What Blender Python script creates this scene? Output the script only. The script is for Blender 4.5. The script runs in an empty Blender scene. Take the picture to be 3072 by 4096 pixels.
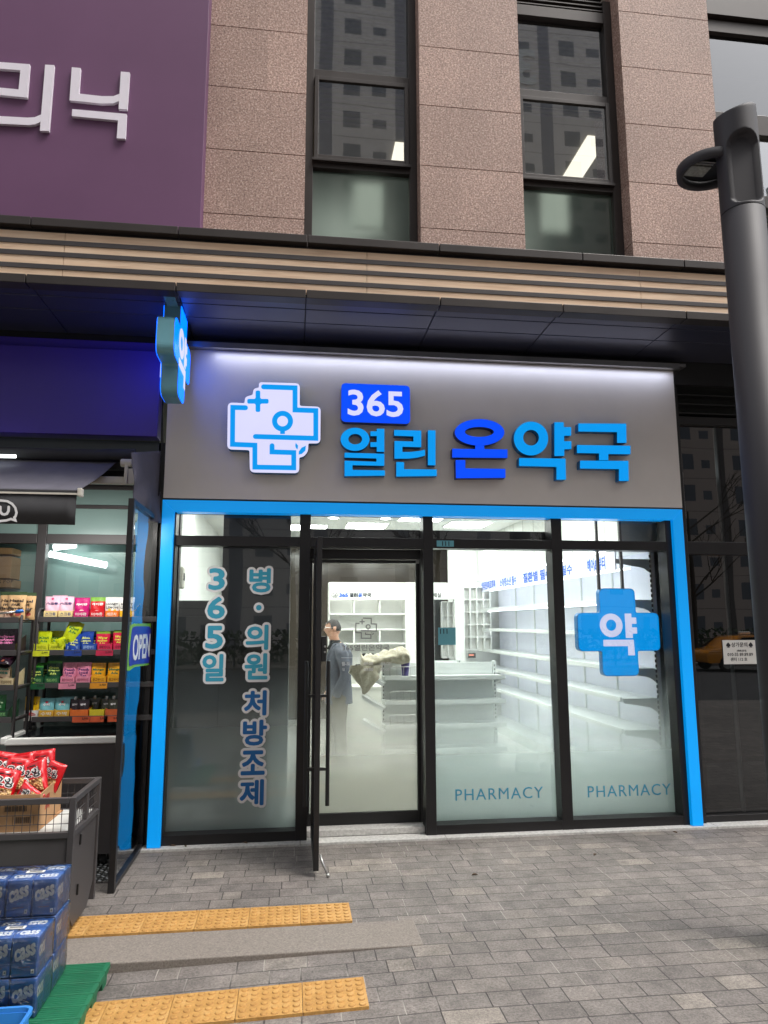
import bpy, bmesh, math, random
from mathutils import Vector, Matrix, noise
from mathutils.geometry import tessellate_polygon
random.seed(7)
SC = bpy.context.scene
COL = SC.collection
PI = math.pi
V = Vector
# ------------------------------------------------------------------ camera
FPX, YAW, PITCH, ROLL = 2840.0, math.radians(7.3045), math.radians(8.8597), math.radians(-0.1359)
CAM = V((0, -6.385, 1.85))
_f = V((math.sin(YAW)*math.cos(PITCH), math.cos(YAW)*math.cos(PITCH), math.sin(PITCH)))
_r = V((math.cos(YAW), -math.sin(YAW), 0)); _u = _r.cross(_f)
_r, _u = _r*math.cos(ROLL)+_u*math.sin(ROLL), _u*math.cos(ROLL)-_r*math.sin(ROLL)
cd = bpy.data.cameras.new('camera'); cam = bpy.data.objects.new('camera', cd); COL.objects.link(cam)
cd.sensor_fit = 'AUTO'; cd.sensor_width = 36; cd.lens = FPX/4096*36
cd.clip_start = .05; cd.clip_end = 600
cam.matrix_world = Matrix(((_r.x, _u.x, -_f.x, CAM.x), (_r.y, _u.y, -_f.y, CAM.y), (_r.z, _u.z, -_f.z, CAM.z), (0, 0, 0, 1)))
SC.camera = cam
def _ray(u, v): return _f+_r*((u-1536)/FPX)-_u*((v-2048)/FPX)
def Py(u, v, y): d = _ray(u, v); return CAM+d*((y-CAM.y)/d.y)
def Pz(u, v, z): d = _ray(u, v); return CAM+d*((z-CAM.z)/d.z)
def Px(u, v, x): d = _ray(u, v); return CAM+d*((x-CAM.x)/d.x)
# ------------------------------------------------------------------ light
SUN_EL, SUN_AZ = math.radians(60), math.radians(122)   # azimuth from +y towards +x: front right of the facade
w = bpy.data.worlds.new('World'); SC.world = w; w.use_nodes = True
nt = w.node_tree; nt.nodes.clear()
sky = nt.nodes.new('ShaderNodeTexSky'); sky.sky_type = 'NISHITA'; sky.sun_disc = False
sky.sun_elevation = SUN_EL; sky.sun_rotation = SUN_AZ; sky.dust_density = 4; sky.ozone_density = .6
hs = nt.nodes.new('ShaderNodeHueSaturation'); hs.inputs['Saturation'].default_value = .22
bg = nt.nodes.new('ShaderNodeBackground'); bg.inputs['Strength'].default_value = .15
wo = nt.nodes.new('ShaderNodeOutputWorld')
nt.links.new(sky.outputs[0], hs.inputs['Color']); nt.links.new(hs.outputs[0], bg.inputs[0]); nt.links.new(bg.outputs[0], wo.inputs[0])
sl = bpy.data.lights.new('sun', 'SUN'); sl.energy = .8; sl.angle = math.radians(18); sl.color = (1, .95, .88)
so = bpy.data.objects.new('sun', sl); COL.objects.link(so)
sd = V((math.sin(SUN_AZ)*math.cos(SUN_EL), math.cos(SUN_AZ)*math.cos(SUN_EL), math.sin(SUN_EL)))
so.rotation_euler = sd.to_track_quat('Z', 'Y').to_euler(); so.location = (6, -12, 14)
SC.view_settings.view_transform = 'Standard'; SC.view_settings.look = 'None'; SC.view_settings.gamma = 1
SC.view_settings.exposure = 1.12
EK = 2**-SC.view_settings.exposure   # lit faces are rated for exposure 0
try:
    SC.cycles.max_bounces = 10; SC.cycles.transparent_max_bounces = 16; SC.cycles.use_denoising = True; SC.cycles.use_adaptive_sampling = False
    SC.cycles.sample_clamp_indirect = 4; SC.cycles.caustics_reflective = False; SC.cycles.caustics_refractive = False
except Exception: pass
# ------------------------------------------------------------------ mesh helpers
def wl(o):
    p = V((0, 0, 0))
    while o: p = p+o.location; o = o.parent
    return p
def link(name, me, parent=None):
    o = bpy.data.objects.new(name, me); COL.objects.link(o)
    if parent:
        me.transform(Matrix.Translation(-wl(parent))); o.parent = parent
    return o
def tag(o, label=None, cat=None, group=None, kind=None):
    if label: o['label'] = label
    if cat: o['category'] = cat
    if group: o['group'] = group
    if kind: o['kind'] = kind
    return o
def thing(name, loc, label, cat, group=None):
    o = bpy.data.objects.new(name, None); COL.objects.link(o); o.location = loc; o.empty_display_size = .1
    return tag(o, label, cat, group)
def copy_tree(o, parent=None):
    c = o.copy(); COL.objects.link(c)
    if parent: c.parent = parent
    for ch in list(o.children): copy_tree(ch, c)
    return c
XR, ZU, YF = V((1, 0, 0)), V((0, 0, 1)), V((0, 1, 0))
class MB:
    def __init__(s): s.v = []; s.f = []; s.m = []
    def add(s, vs, fs, mi=0):
        b = len(s.v); s.v += [tuple(p) for p in vs]; s.f += [tuple(b+i for i in f) for f in fs]; s.m += [mi]*len(fs); return s
    def box(s, x0, x1, y0, y1, z0, z1, mi=0):
        vs = [(x, y, z) for x in (x0, x1) for y in (y0, y1) for z in (z0, z1)]
        return s.add(vs, [(0, 1, 3, 2), (4, 6, 7, 5), (0, 4, 5, 1), (2, 3, 7, 6), (0, 2, 6, 4), (1, 5, 7, 3)], mi)
    def obox(s, c, ax, ay, az, mi=0):   # oriented box: centre and half axes
        c = V(c); vs = [c+ax*i+ay*j+az*k for i in (-1, 1) for j in (-1, 1) for k in (-1, 1)]
        return s.add(vs, [(0, 1, 3, 2), (4, 6, 7, 5), (0, 4, 5, 1), (2, 3, 7, 6), (0, 2, 6, 4), (1, 5, 7, 3)], mi)
    def bar(s, p, q, wd, th, mi=0, up=ZU):
        p, q = V(p), V(q); d = (q-p); a = d.normalized(); b = a.cross(up)
        if b.length < 1e-4: b = a.cross(XR)
        b.normalize(); c = b.cross(a)
        return s.obox((p+q)/2, d/2, b*wd/2, c*th/2, mi)
    def quad(s, a, b, c, d, mi=0): return s.add([a, b, c, d], [(0, 1, 2, 3)], mi)
    def tube(s, pts, r, n=8, mi=0, caps=True):
        pts = [V(p) for p in pts]; rs = r if isinstance(r, (list, tuple)) else [r]*len(pts); b = len(s.v); pa = None
        for i, p in enumerate(pts):
            t = (pts[min(i+1, len(pts)-1)]-pts[max(i-1, 0)]).normalized()
            if pa is None:
                a = t.cross(ZU)
                if a.length < 1e-3: a = t.cross(XR)
            else: a = pa-t*pa.dot(t)
            a.normalize(); pa = a; c = t.cross(a)
            for k in range(n):
                an = 2*PI*k/n; s.v.append(tuple(p+(a*math.cos(an)+c*math.sin(an))*rs[i]))
        for i in range(len(pts)-1):
            for k in range(n):
                s.f.append((b+i*n+k, b+i*n+(k+1) % n, b+(i+1)*n+(k+1) % n, b+(i+1)*n+k)); s.m.append(mi)
        if caps:
            s.f.append(tuple(b+k for k in range(n))[::-1]); s.m.append(mi)
            e = b+(len(pts)-1)*n; s.f.append(tuple(e+k for k in range(n))); s.m.append(mi)
        return s
    def cyl(s, p, q, r, n=16, mi=0, r2=None): return s.tube([p, q], [r, r if r2 is None else r2], n, mi)
    def loft(s, secs, n=20, mi=0, caps=True):   # secs: (cx,cy,z,rx,ry)
        b = len(s.v)
        for cx, cy, z, rx, ry in secs:
            for k in range(n):
                a = 2*PI*k/n; s.v.append((cx+rx*math.cos(a), cy+ry*math.sin(a), z))
        for i in range(len(secs)-1):
            for k in range(n): s.f.append((b+i*n+k, b+i*n+(k+1) % n, b+(i+1)*n+(k+1) % n, b+(i+1)*n+k)); s.m.append(mi)
        if caps:
            s.f.append(tuple(b+k for k in range(n))[::-1]); s.m.append(mi)
            e = b+(len(secs)-1)*n; s.f.append(tuple(e+k for k in range(n))); s.m.append(mi)
        return s
    def prism(s, loops, O, R, U, d0, d1, mi=0, ms=None):
        """loops: [outer, holes...] of 2-D points in the frame O + R*x + U*y; the front face lies at N*d0 and the back at N*d1, N = R x U."""
        N = R.cross(U); ms = mi if ms is None else ms
        lp = []
        for i, l in enumerate(loops):
            l = [V((p[0], p[1], 0)) for p in l]
            ar = sum(l[k].x*l[(k+1) % len(l)].y-l[(k+1) % len(l)].x*l[k].y for k in range(len(l)))
            if (ar > 0) != (i == 0): l.reverse()
            lp.append(l)
        tri = tessellate_polygon(lp); flat = [p for l in lp for p in l]; n = len(flat); b = len(s.v)
        for dd in (d0, d1): s.v += [tuple(O+R*p.x+U*p.y+N*dd) for p in flat]
        for t in tri:
            p, q, r = (flat[i] for i in t)
            if (q-p).cross(r-p).z < 0: t = t[::-1]
            s.f.append(tuple(b+i for i in t)); s.m.append(mi)
            s.f.append(tuple(b+n+i for i in t[::-1])); s.m.append(ms)
        k0 = 0
        for l in lp:
            for k in range(len(l)):
                i, j = k0+k, k0+(k+1) % len(l); s.f.append((b+i, b+n+i, b+n+j, b+j)); s.m.append(ms)
            k0 += len(l)
        return s
    def mesh(s, me, mi=0, mp=None):
        vs = [mp(v.co) if mp else v.co for v in me.vertices]
        return s.add(vs, [tuple(p.vertices) for p in me.polygons], mi)
    def build(s, name, mats, parent=None, bevel=0, smooth=False, seg=2, ang=40):
        me = bpy.data.meshes.new(name); me.from_pydata(s.v, [], s.f)
        for m in (mats if isinstance(mats, (list, tuple)) else [mats]): me.materials.append(m)
        me.polygons.foreach_set('material_index', s.m); me.update()
        if smooth: me.shade_smooth()
        o = link(name, me, parent)
        if bevel:
            md = o.modifiers.new('bevel', 'BEVEL'); md.width = bevel; md.segments = seg; md.limit_method = 'ANGLE'; md.angle_limit = math.radians(ang)
        return o
def ell(cx, cy, rx, ry, n=40): return [(cx+rx*math.cos(2*PI*k/n), cy+ry*math.sin(2*PI*k/n)) for k in range(n)]
def rnd_poly(pts, r, seg=6):
    """round the corners of a closed 2-D outline"""
    out = []; n = len(pts)
    for i in range(n):
        p, a, b = V(pts[i]).to_2d(), V(pts[i-1]).to_2d(), V(pts[(i+1) % n]).to_2d()
        rr = r[i] if isinstance(r, (list, tuple)) else r
        u, w_ = (a-p), (b-p); l = min(rr, u.length*.48, w_.length*.48)
        if l < 1e-6: out.append(tuple(p)); continue
        p0, p1 = p+u.normalized()*l, p+w_.normalized()*l
        for k in range(seg+1):
            t = k/seg; q = p0*(1-t)**2+p*2*t*(1-t)+p1*t*t; out.append(tuple(q))
    return out
def rrect(x0, y0, x1, y1, r, seg=6): return rnd_poly([(x0, y0), (x1, y0), (x1, y1), (x0, y1)], r, seg)
def stroke(pts, wd, cap=True):
    """outline polygon of a polyline with mitred corners and round ends"""
    P = [V(p).to_2d() for p in pts]; h = wd/2; L, Rr = [], []
    for i, p in enumerate(P):
        d0 = (p-P[i-1]).normalized() if i else (P[1]-p).normalized()
        d1 = (P[i+1]-p).normalized() if i < len(P)-1 else d0
        n0, n1 = V((-d0.y, d0.x)), V((-d1.y, d1.x)); m = (n0+n1); m.normalize(); k = h/max(.3, m.dot(n0))
        L.append(p+m*k); Rr.append(p-m*k)
    def arc(c, a0): return [c+V((math.cos(a0-PI*k/8), math.sin(a0-PI*k/8)))*h for k in range(1, 8)]
    out = list(L)
    if cap: d = P[-1]-P[-2]; out += arc(P[-1], math.atan2(d.y, d.x)+PI/2)
    out += Rr[::-1]
    if cap: d = P[0]-P[1]; out += arc(P[0], math.atan2(d.y, d.x)+PI/2)
    return [tuple(q) for q in out]
_tc = {}
def text_raw(body, bold=0.0, res=3, spacing=1.0, lines=1.0):
    k = (body, bold, res, spacing, lines)
    if k in _tc: return _tc[k]
    c = bpy.data.curves.new('lettering', 'FONT'); c.body = body; c.offset = bold; c.resolution_u = res; c.space_character = spacing; c.space_line = lines
    c.extrude = .5; c.align_x = 'CENTER'
    o = bpy.data.objects.new('lettering', c); COL.objects.link(o); bpy.context.view_layer.update()
    me = bpy.data.meshes.new_from_object(o.evaluated_get(bpy.context.evaluated_depsgraph_get()))
    bpy.data.objects.remove(o); bpy.data.curves.remove(c)
    xs = [v.co.x for v in me.vertices]; ys = [v.co.y for v in me.vertices]
    _tc[k] = (me, (min(xs), max(xs), min(ys), max(ys))); return _tc[k]
def text(mb, body, O, R, U, wd=None, ht=None, d0=.003, d1=0.0, bold=0.0, mi=0, fitref=None, res=3, spacing=1.0, lines=1.0, disp=None):
    """lettering centred at O, fitted to width/height; front face at N*d0"""
    me, bb = text_raw(body, bold, res, spacing, lines); fb = fitref or bb
    cx, cy = (fb[0]+fb[1])/2, (fb[2]+fb[3])/2
    sx = wd/(fb[1]-fb[0]) if wd else None; sy = ht/(fb[3]-fb[2]) if ht else None
    sx = sx or sy; sy = sy or sx; N = R.cross(U)
    def mp(c):
        x, y = (c.x-cx)*sx, (c.y-cy)*sy; d = d0 if c.z > 0 else d1
        if disp: d += disp(x, y)
        return O+R*x+U*y+N*d
    mb.mesh(me, mi, mp); return bb
# ------------------------------------------------------------------ materials
def S(r, g, b): return tuple((c/255/12.92 if c/255 <= .04045 else ((c/255+.055)/1.055)**2.4) for c in (r, g, b))
def nd(nt, t, ins=None, **pr):
    n = nt.nodes.new('ShaderNode'+t)
    for k, v_ in pr.items(): setattr(n, k, v_)
    for k, v_ in (ins or {}).items():
        i = n.inputs[k]
        if hasattr(v_, 'bl_idname') or isinstance(v_, bpy.types.NodeSocket): nt.links.new(v_, i)
        elif i.type == 'RGBA' and len(v_) == 3: i.default_value = (*v_, 1)
        else: i.default_value = v_
    return n
def mth(nt, op, a, b=0.0, c=None):
    d = {0: a, 1: b}
    if c is not None: d[2] = c
    return nd(nt, 'Math', d, operation=op).outputs[0]
def mixc(nt, f, a, b, mode='MIX'):
    return nd(nt, 'Mix', {0: f, 6: a, 7: b}, data_type='RGBA', blend_type=mode).outputs[2]
def ramp(nt, f, stops):
    n = nd(nt, 'ValToRGB', {0: f}); e = n.color_ramp.elements
    while len(e) < len(stops): e.new(.5)
    for k, (p, c) in enumerate(stops):
        e[k].position = p; e[k].color = (*c, 1) if isinstance(c, tuple) else (c, c, c, 1)
    return n.outputs[0]
def newmat(name):
    m = bpy.data.materials.new(name); m.use_nodes = True; nt = m.node_tree; nt.nodes.clear()
    out = nt.nodes.new('ShaderNodeOutputMaterial'); return m, nt, out
def mat(name, col, rough=.5, metal=0.0, var=.08, vs=3.0, bump=0.0, bs=80.0, emit=0.0, ecol=None, coat=0.0, spec=.5, rvar=.1, stretch=None):
    """principled material with a little tone and gloss variation"""
    m, nt, out = newmat(name)
    co = nd(nt, 'TexCoord').outputs['Object']
    if stretch: co = nd(nt, 'Mapping', {'Vector': co, 'Scale': stretch}).outputs[0]
    p = nd(nt, 'BsdfPrincipled', {'Base Color': col, 'Roughness': rough, 'Metallic': metal, 'Coat Weight': coat, 'Specular IOR Level': spec})
    if var:
        n1 = nd(nt, 'TexNoise', {'Vector': co, 'Scale': vs, 'Detail': 6.0, 'Roughness': .6}).outputs[0]
        lo = tuple(max(0, c*(1-var*1.6)) for c in col); hi = tuple(min(1, c*(1+var*1.6)) for c in col)
        nt.links.new(ramp(nt, n1, [(.3, lo), (.7, hi)]), p.inputs['Base Color'])
        nt.links.new(mth(nt, 'MULTIPLY_ADD', n1, rvar, rough-rvar/2), p.inputs['Roughness'])
    if bump:
        n2 = nd(nt, 'TexNoise', {'Vector': co, 'Scale': bs, 'Detail': 4.0}).outputs[0]
        nt.links.new(nd(nt, 'Bump', {'Height': n2, 'Strength': bump, 'Distance': .004}).outputs[0], p.inputs['Normal'])
    if emit: p.inputs['Emission Color'].default_value = (*(ecol or col), 1); p.inputs['Emission Strength'].default_value = emit
    nt.links.new(p.outputs[0], out.inputs[0]); return m
def emitmat(name, col, st=1.0, gloss=.25):
    """a lit translucent face: gives off its own light under a faint acrylic sheen"""
    m, nt, out = newmat(name)
    co = nd(nt, 'TexCoord').outputs['Object']
    n1 = nd(nt, 'TexNoise', {'Vector': co, 'Scale': 2.5, 'Detail': 3.0}).outputs[0]
    p = nd(nt, 'BsdfPrincipled', {'Base Color': tuple(c*.15 for c in col), 'Roughness': .3, 'Specular IOR Level': gloss, 'Emission Color': col})
    st *= EK; nt.links.new(mth(nt, 'MULTIPLY_ADD', n1, st*.12, st*.94), p.inputs['Emission Strength'])
    nt.links.new(p.outputs[0], out.inputs[0]); return m
def glassmat(name, tint=(.9, .94, .92), refl=1.0, frost=None, ior=1.52, fcol=(.62, .68, .66), wavy=0):
    """single-sheet pane: Fresnel mirror over a clear sheet; frost = (z_clear, z_full, max) is a graded film that stays on the pane"""
    m, nt, out = newmat(name)
    fr = nd(nt, 'Fresnel', {'IOR': ior}).outputs[0]; fr = mth(nt, 'MULTIPLY', fr, refl*1.6); fr = mth(nt, 'MINIMUM', fr, 1.0)
    tr = nd(nt, 'BsdfTransparent', {'Color': tint}); base = tr.outputs[0]
    if frost:
        z = nd(nt, 'SeparateXYZ', {0: nd(nt, 'TexCoord').outputs['Object']}).outputs[2]
        k = nd(nt, 'MapRange', {0: z, 1: frost[1], 2: frost[0], 3: 1.0, 4: 0.0}, interpolation_type='SMOOTHSTEP').outputs[0]; k = mth(nt, 'MULTIPLY', mth(nt, 'POWER', k, 1.3), frost[2])
        tl = nd(nt, 'BsdfTranslucent', {'Color': fcol}); df = nd(nt, 'BsdfDiffuse', {'Color': tuple(c*.65 for c in fcol)})
        fl = nd(nt, 'MixShader', {0: .4, 1: tl.outputs[0], 2: df.outputs[0]})
        base = nd(nt, 'MixShader', {0: k, 1: base, 2: fl.outputs[0]}).outputs[0]
    gl = nd(nt, 'BsdfGlossy', {'Roughness': .0, 'Color': (.95, .97, 1)})
    wv = nd(nt, 'TexNoise', {'Vector': nd(nt, 'TexCoord').outputs['Object'], 'Scale': 2.2 if wavy else .9, 'Detail': 1.0}).outputs[0]
    nt.links.new(nd(nt, 'Bump', {'Height': wv, 'Strength': 1.0, 'Distance': .013 if wavy else .002}).outputs[0], gl.inputs['Normal'])
    nt.links.new(nd(nt, 'MixShader', {0: fr, 1: base, 2: gl.outputs[0]}).outputs[0], out.inputs[0]); return m

NL = 5
def filmmat(name, z0, z1, mx, fcol):
    """graded frosted film laid in NL thin coats: coverage rises from z0 (clear) down to z1 (full)"""
    m, nt, out = newmat(name)
    z = nd(nt, 'SeparateXYZ', {0: nd(nt, 'TexCoord').outputs['Object']}).outputs[2]
    k = nd(nt, 'MapRange', {0: z, 1: z1, 2: z0, 3: 1.0, 4: 0.0}, interpolation_type='SMOOTHSTEP').outputs[0]; k = mth(nt, 'MULTIPLY', mth(nt, 'POWER', k, 1.15), mx)
    k = mth(nt, 'SUBTRACT', 1.0, mth(nt, 'POWER', mth(nt, 'SUBTRACT', 1.0, k), 1.0/NL))
    tl = nd(nt, 'BsdfTranslucent', {'Color': fcol}); df = nd(nt, 'BsdfDiffuse', {'Color': tuple(c*.65 for c in fcol)})
    fl = nd(nt, 'MixShader', {0: .35, 1: tl.outputs[0], 2: df.outputs[0]}); tr = nd(nt, 'BsdfTransparent')
    nt.links.new(nd(nt, 'MixShader', {0: k, 1: tr.outputs[0], 2: fl.outputs[0]}).outputs[0], out.inputs[0]); return m
# ------------------------------------------------------------------ shared materials
BLUE = (0, .36, .93); DBLUE = (0, .09, .95); LAV = (.72, .72, .98)
M = {}
M['black_alu'] = mat('black anodised aluminium', S(38, 37, 38), .38, .3, .1, 2)
M['black_steel'] = mat('black painted steel', S(22, 22, 23), .42, 0, .15, 3)
M['bronze_alu'] = mat('dark bronze aluminium', S(58, 53, 51), .42, .25, .1, 2)
M['blue_face'] = emitmat('sky blue acrylic face', BLUE, .78)
M['blue_lit'] = emitmat('lit blue letter face', (0, .33, .9), .95)
M['navy_lit'] = emitmat('lit royal blue letter face', (0, .075, 1.0), 1.0)
M['white_lit'] = emitmat('lit white acrylic', LAV, .98)
M['blue_side'] = mat('blue painted return', S(0, 110, 170), .4, 0, .05)
M['navy_side'] = mat('navy painted return', S(5, 40, 120), .4, 0, .05)
M['teal_metal'] = mat('teal painted sheet metal', S(110, 165, 178), .38, .1, .05)
M['sign_grey'] = mat('pale grey composite panel', S(220, 215, 211), .42, .05, .03, 1.5, rvar=.06)
M['white_plain'] = mat('white lacquer', S(225, 226, 222), .4, 0, .03)
M['white_metal'] = mat('white powder coated steel', S(215, 219, 216), .35, 0, .03)
M['room_white'] = mat('white matt wall paint', S(220, 222, 218), .7, 0, .03, 1)
M['steel'] = mat('brushed steel', S(180, 180, 178), .3, 1, .1)
M['concrete'] = mat('granite kerb', S(124, 116, 108), .8, 0, .2, 90, .5, 140)
M['sill'] = mat('pale granite sill', S(196, 194, 190), .6, 0, .14, 40)
M['asphalt'] = mat('asphalt', (.05, .05, .052), .9, 0, .3, 40, .6, 120)
M['charcoal'] = mat('charcoal laminate board', S(62, 64, 64), .5, 0, .08, 2)
M['frame_grey'] = mat('charcoal grey frame', S(74, 71, 72), .45, .2, .08, 2)
M['purple'] = mat('purple printed flex panel', S(106, 69, 103), .5, 0, .05, .9)
M['indigo'] = mat('purple sign panel with blue glow in its colour', S(66, 48, 150), .35, 0, .05, 1)  # plain purple panel; blue glow of the cross sign is put into the colour
M['rubber'] = mat('black rubber', S(28, 28, 28), .7)
M['cloth_grey'] = mat('grey awning canvas', S(96, 94, 102), .85, 0, .06, 6, .3, 400)
M['cloth_dark'] = mat('dark grey canvas valance', S(54, 54, 56), .85, 0, .1, 6, .3, 400)
M['ivory'] = mat('ivory plastic', S(205, 200, 188), .45)
M['soffit'] = mat('navy black coated metal panel', S(74, 76, 92), .3, .5, .03, .6, rvar=.03)
M['lamp_grey'] = mat('charcoal powder coated pole', S(48, 46, 50), .58, .1, .05, 3, .06, 400)
M['lightpanel'] = emitmat('lit ceiling panel', (1, .98, .9), 3.2)
M['led'] = emitmat('lit led strip', (.85, .9, 1), 5.0)
JZ0, JDZ = Py(1678, 909.3, -.4).z, (Py(1678, 182.4, -.4).z-Py(1678, 909.3, -.4).z)/3
def stone_mat():
    m, nt, out = newmat('speckled pink granite')
    co = nd(nt, 'TexCoord').outputs['Object']
    n1 = nd(nt, 'TexNoise', {'Vector': co, 'Scale': 62.0, 'Detail': 3.0, 'Roughness': .75}).outputs[0]
    n2 = nd(nt, 'TexNoise', {'Vector': co, 'Scale': 1.1, 'Detail': 4.0}).outputs[0]
    vo = nd(nt, 'TexVoronoi', {'Vector': co, 'Scale': 95.0}).outputs['Color']
    base = ramp(nt, n1, [(.36, S(130, 101, 92)), (.46, S(166, 134, 121)), (.56, S(187, 157, 143)), (.66, S(226, 205, 190))])
    vg = nd(nt, 'RGBToBW', {0: vo}).outputs[0]; base = mixc(nt, .3, base, ramp(nt, vg, [(.2, .15), (.8, .85)]), 'OVERLAY')
    sp_ = nd(nt, 'SeparateXYZ', {0: co}); pid = nd(nt, 'CombineXYZ', {0: mth(nt, 'FLOOR', mth(nt, 'MULTIPLY', sp_.outputs[0], .55)), 1: mth(nt, 'FLOOR', mth(nt, 'DIVIDE', mth(nt, 'SUBTRACT', sp_.outputs[2], JZ0), JDZ))}).outputs[0]
    pv = nd(nt, 'TexWhiteNoise', {'Vector': pid}, noise_dimensions='2D').outputs[0]; base = mixc(nt, 1.0, base, ramp(nt, pv, [(0, .9), (1, 1.08)]), 'MULTIPLY')
    base = mixc(nt, .9, base, ramp(nt, n2, [(.3, .84), (.7, 1.1)]), 'MULTIPLY')
    bw = nd(nt, 'HueSaturation', {'Color': base, 'Saturation': .95}).outputs[0]
    p = nd(nt, 'BsdfPrincipled', {'Base Color': bw, 'Roughness': .62})
    nt.links.new(nd(nt, 'Bump', {'Height': n1, 'Strength': .35, 'Distance': .003}).outputs[0], p.inputs['Normal'])
    nt.links.new(p.outputs[0], out.inputs[0]); return m
M['stone'] = stone_mat()
def wood_mat():
    m, nt, out = newmat('pale wood grain board')
    co = nd(nt, 'TexCoord').outputs['Object']
    mp = nd(nt, 'Mapping', {'Vector': co, 'Scale': (1.2, 10, 16)}).outputs[0]
    n1 = nd(nt, 'TexNoise', {'Vector': mp, 'Scale': 2.2, 'Detail': 6.0, 'Distortion': .8}).outputs[0]
    n2 = nd(nt, 'TexNoise', {'Vector': co, 'Scale': .7, 'Detail': 2.0}).outputs[0]
    c = ramp(nt, n1, [(.3, S(220, 186, 146)), (.5, S(236, 206, 168)), (.72, S(244, 220, 188))])
    c = mixc(nt, .6, c, ramp(nt, n2, [(.35, S(210, 192, 172)), (.65, S(238, 208, 172))]), 'MULTIPLY')
    c = nd(nt, 'HueSaturation', {'Color': c, 'Saturation': .78, 'Value': 1.08}).outputs[0]
    p = nd(nt, 'BsdfPrincipled', {'Base Color': c, 'Roughness': .5}); nt.links.new(p.outputs[0], out.inputs[0]); return m
M['wood'] = wood_mat()
def paver_mat():
    m, nt, out = newmat('grey concrete paving blocks')
    co = nd(nt, 'TexCoord').outputs['Object']; sp = nd(nt, 'SeparateXYZ', {0: co}); X, Y = sp.outputs[0], sp.outputs[1]
    H_, W_ = .142, .215
    yy = mth(nt, 'DIVIDE', Y, H_); row = mth(nt, 'FLOOR', yy); fy = mth(nt, 'FRACT', yy)
    def wn(a, b):
        v_ = nd(nt, 'CombineXYZ', {0: a, 1: b}).outputs[0]
        return nd(nt, 'TexWhiteNoise', {'Vector': v_}, noise_dimensions='2D')
    off = wn(row, 3.5).outputs[0]
    xx = mth(nt, 'ADD', mth(nt, 'DIVIDE', X, W_), mth(nt, 'MULTIPLY', off, 9.0)); cell = mth(nt, 'FLOOR', xx); fx = mth(nt, 'FRACT', xx)
    t = mth(nt, 'MULTIPLY', wn(cell, row).outputs[0], .5)
    idx = mth(nt, 'SUBTRACT', cell, mth(nt, 'LESS_THAN', fx, t))
    dx = mth(nt, 'MULTIPLY', mth(nt, 'ABSOLUTE', mth(nt, 'SUBTRACT', fx, t)), W_)
    dy = mth(nt, 'MULTIPLY', mth(nt, 'MINIMUM', fy, mth(nt, 'SUBTRACT', 1.0, fy)), H_)
    big = nd(nt, 'TexNoise', {'Vector': co, 'Scale': .8, 'Detail': 3.0}).outputs[0]
    wob = nd(nt, 'TexNoise', {'Vector': co, 'Scale': 22.0, 'Detail': 3.0}).outputs[0]
    d = mth(nt, 'ADD', mth(nt, 'MINIMUM', dx, dy), mth(nt, 'MULTIPLY', mth(nt, 'SUBTRACT', wob, .5), .004))
    jm = nd(nt, 'MapRange', {0: d, 1: .0018, 2: .0048, 3: 1.0, 4: 0.0}).outputs[0]
    rc = wn(mth(nt, 'ADD', idx, 17.3), row).outputs[0]
    tone = ramp(nt, rc, [(0, S(106, 100, 96)), (.3, S(111, 105, 100)), (.8, S(117, 110, 105)), (.96, S(123, 116, 109)), (1, S(136, 128, 119))])
    fine = nd(nt, 'TexNoise', {'Vector': co, 'Scale': 75.0, 'Detail': 4.0, 'Roughness': .85}).outputs[0]
    mid = nd(nt, 'TexNoise', {'Vector': co, 'Scale': 7.0, 'Detail': 6.0, 'Roughness': .7}).outputs[0]
    c = mixc(nt, .85, tone, ramp(nt, fine, [(.32, .42), (.68, 1.58)]), 'MULTIPLY')
    c = mixc(nt, .8, c, ramp(nt, mid, [(.3, .6), (.7, 1.38)]), 'MULTIPLY')
    c = mixc(nt, .9, c, ramp(nt, big, [(.3, .76), (.5, 1.0), (.7, 1.14)]), 'MULTIPLY')
    rot = nd(nt, 'TexNoise', {'Vector': nd(nt, 'Mapping', {'Vector': co, 'Location': (3.1, 1.7, 0)}).outputs[0], 'Scale': 2.6, 'Detail': 7.0, 'Roughness': .72}).outputs[0]; c = mixc(nt, nd(nt, 'MapRange', {0: rot, 1: .56, 2: .68, 3: 0.0, 4: .45}).outputs[0], c, S(78, 73, 70))
    lj = nd(nt, 'MapRange', {0: nd(nt, 'TexNoise', {'Vector': co, 'Scale': 1.6, 'Detail': 3.0}).outputs[0], 1: .5, 2: .6}).outputs[0]
    lj = mth(nt, 'MULTIPLY', lj, mth(nt, 'LESS_THAN', dx, dy))
    jc = mixc(nt, lj, S(62, 58, 56), S(150, 144, 136))
    c = mixc(nt, jm, c, jc)
    st = nd(nt, 'TexVoronoi', {'Vector': co, 'Scale': 1.3}).outputs['Distance']
    c = mixc(nt, nd(nt, 'MapRange', {0: st, 1: .045, 2: .02, 3: 0.0, 4: .6}).outputs[0], c, S(60, 55, 52))
    p = nd(nt, 'BsdfPrincipled', {'Base Color': c, 'Roughness': .78})
    hgt = mth(nt, 'SUBTRACT', mth(nt, 'ADD', mth(nt, 'MULTIPLY', fine, .25), mth(nt, 'MULTIPLY', rc, .3)), jm)
    nt.links.new(nd(nt, 'Bump', {'Height': hgt, 'Strength': .6, 'Distance': .004}).outputs[0], p.inputs['Normal'])
    nt.links.new(p.outputs[0], out.inputs[0]); return m
M['paver'] = paver_mat()
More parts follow.
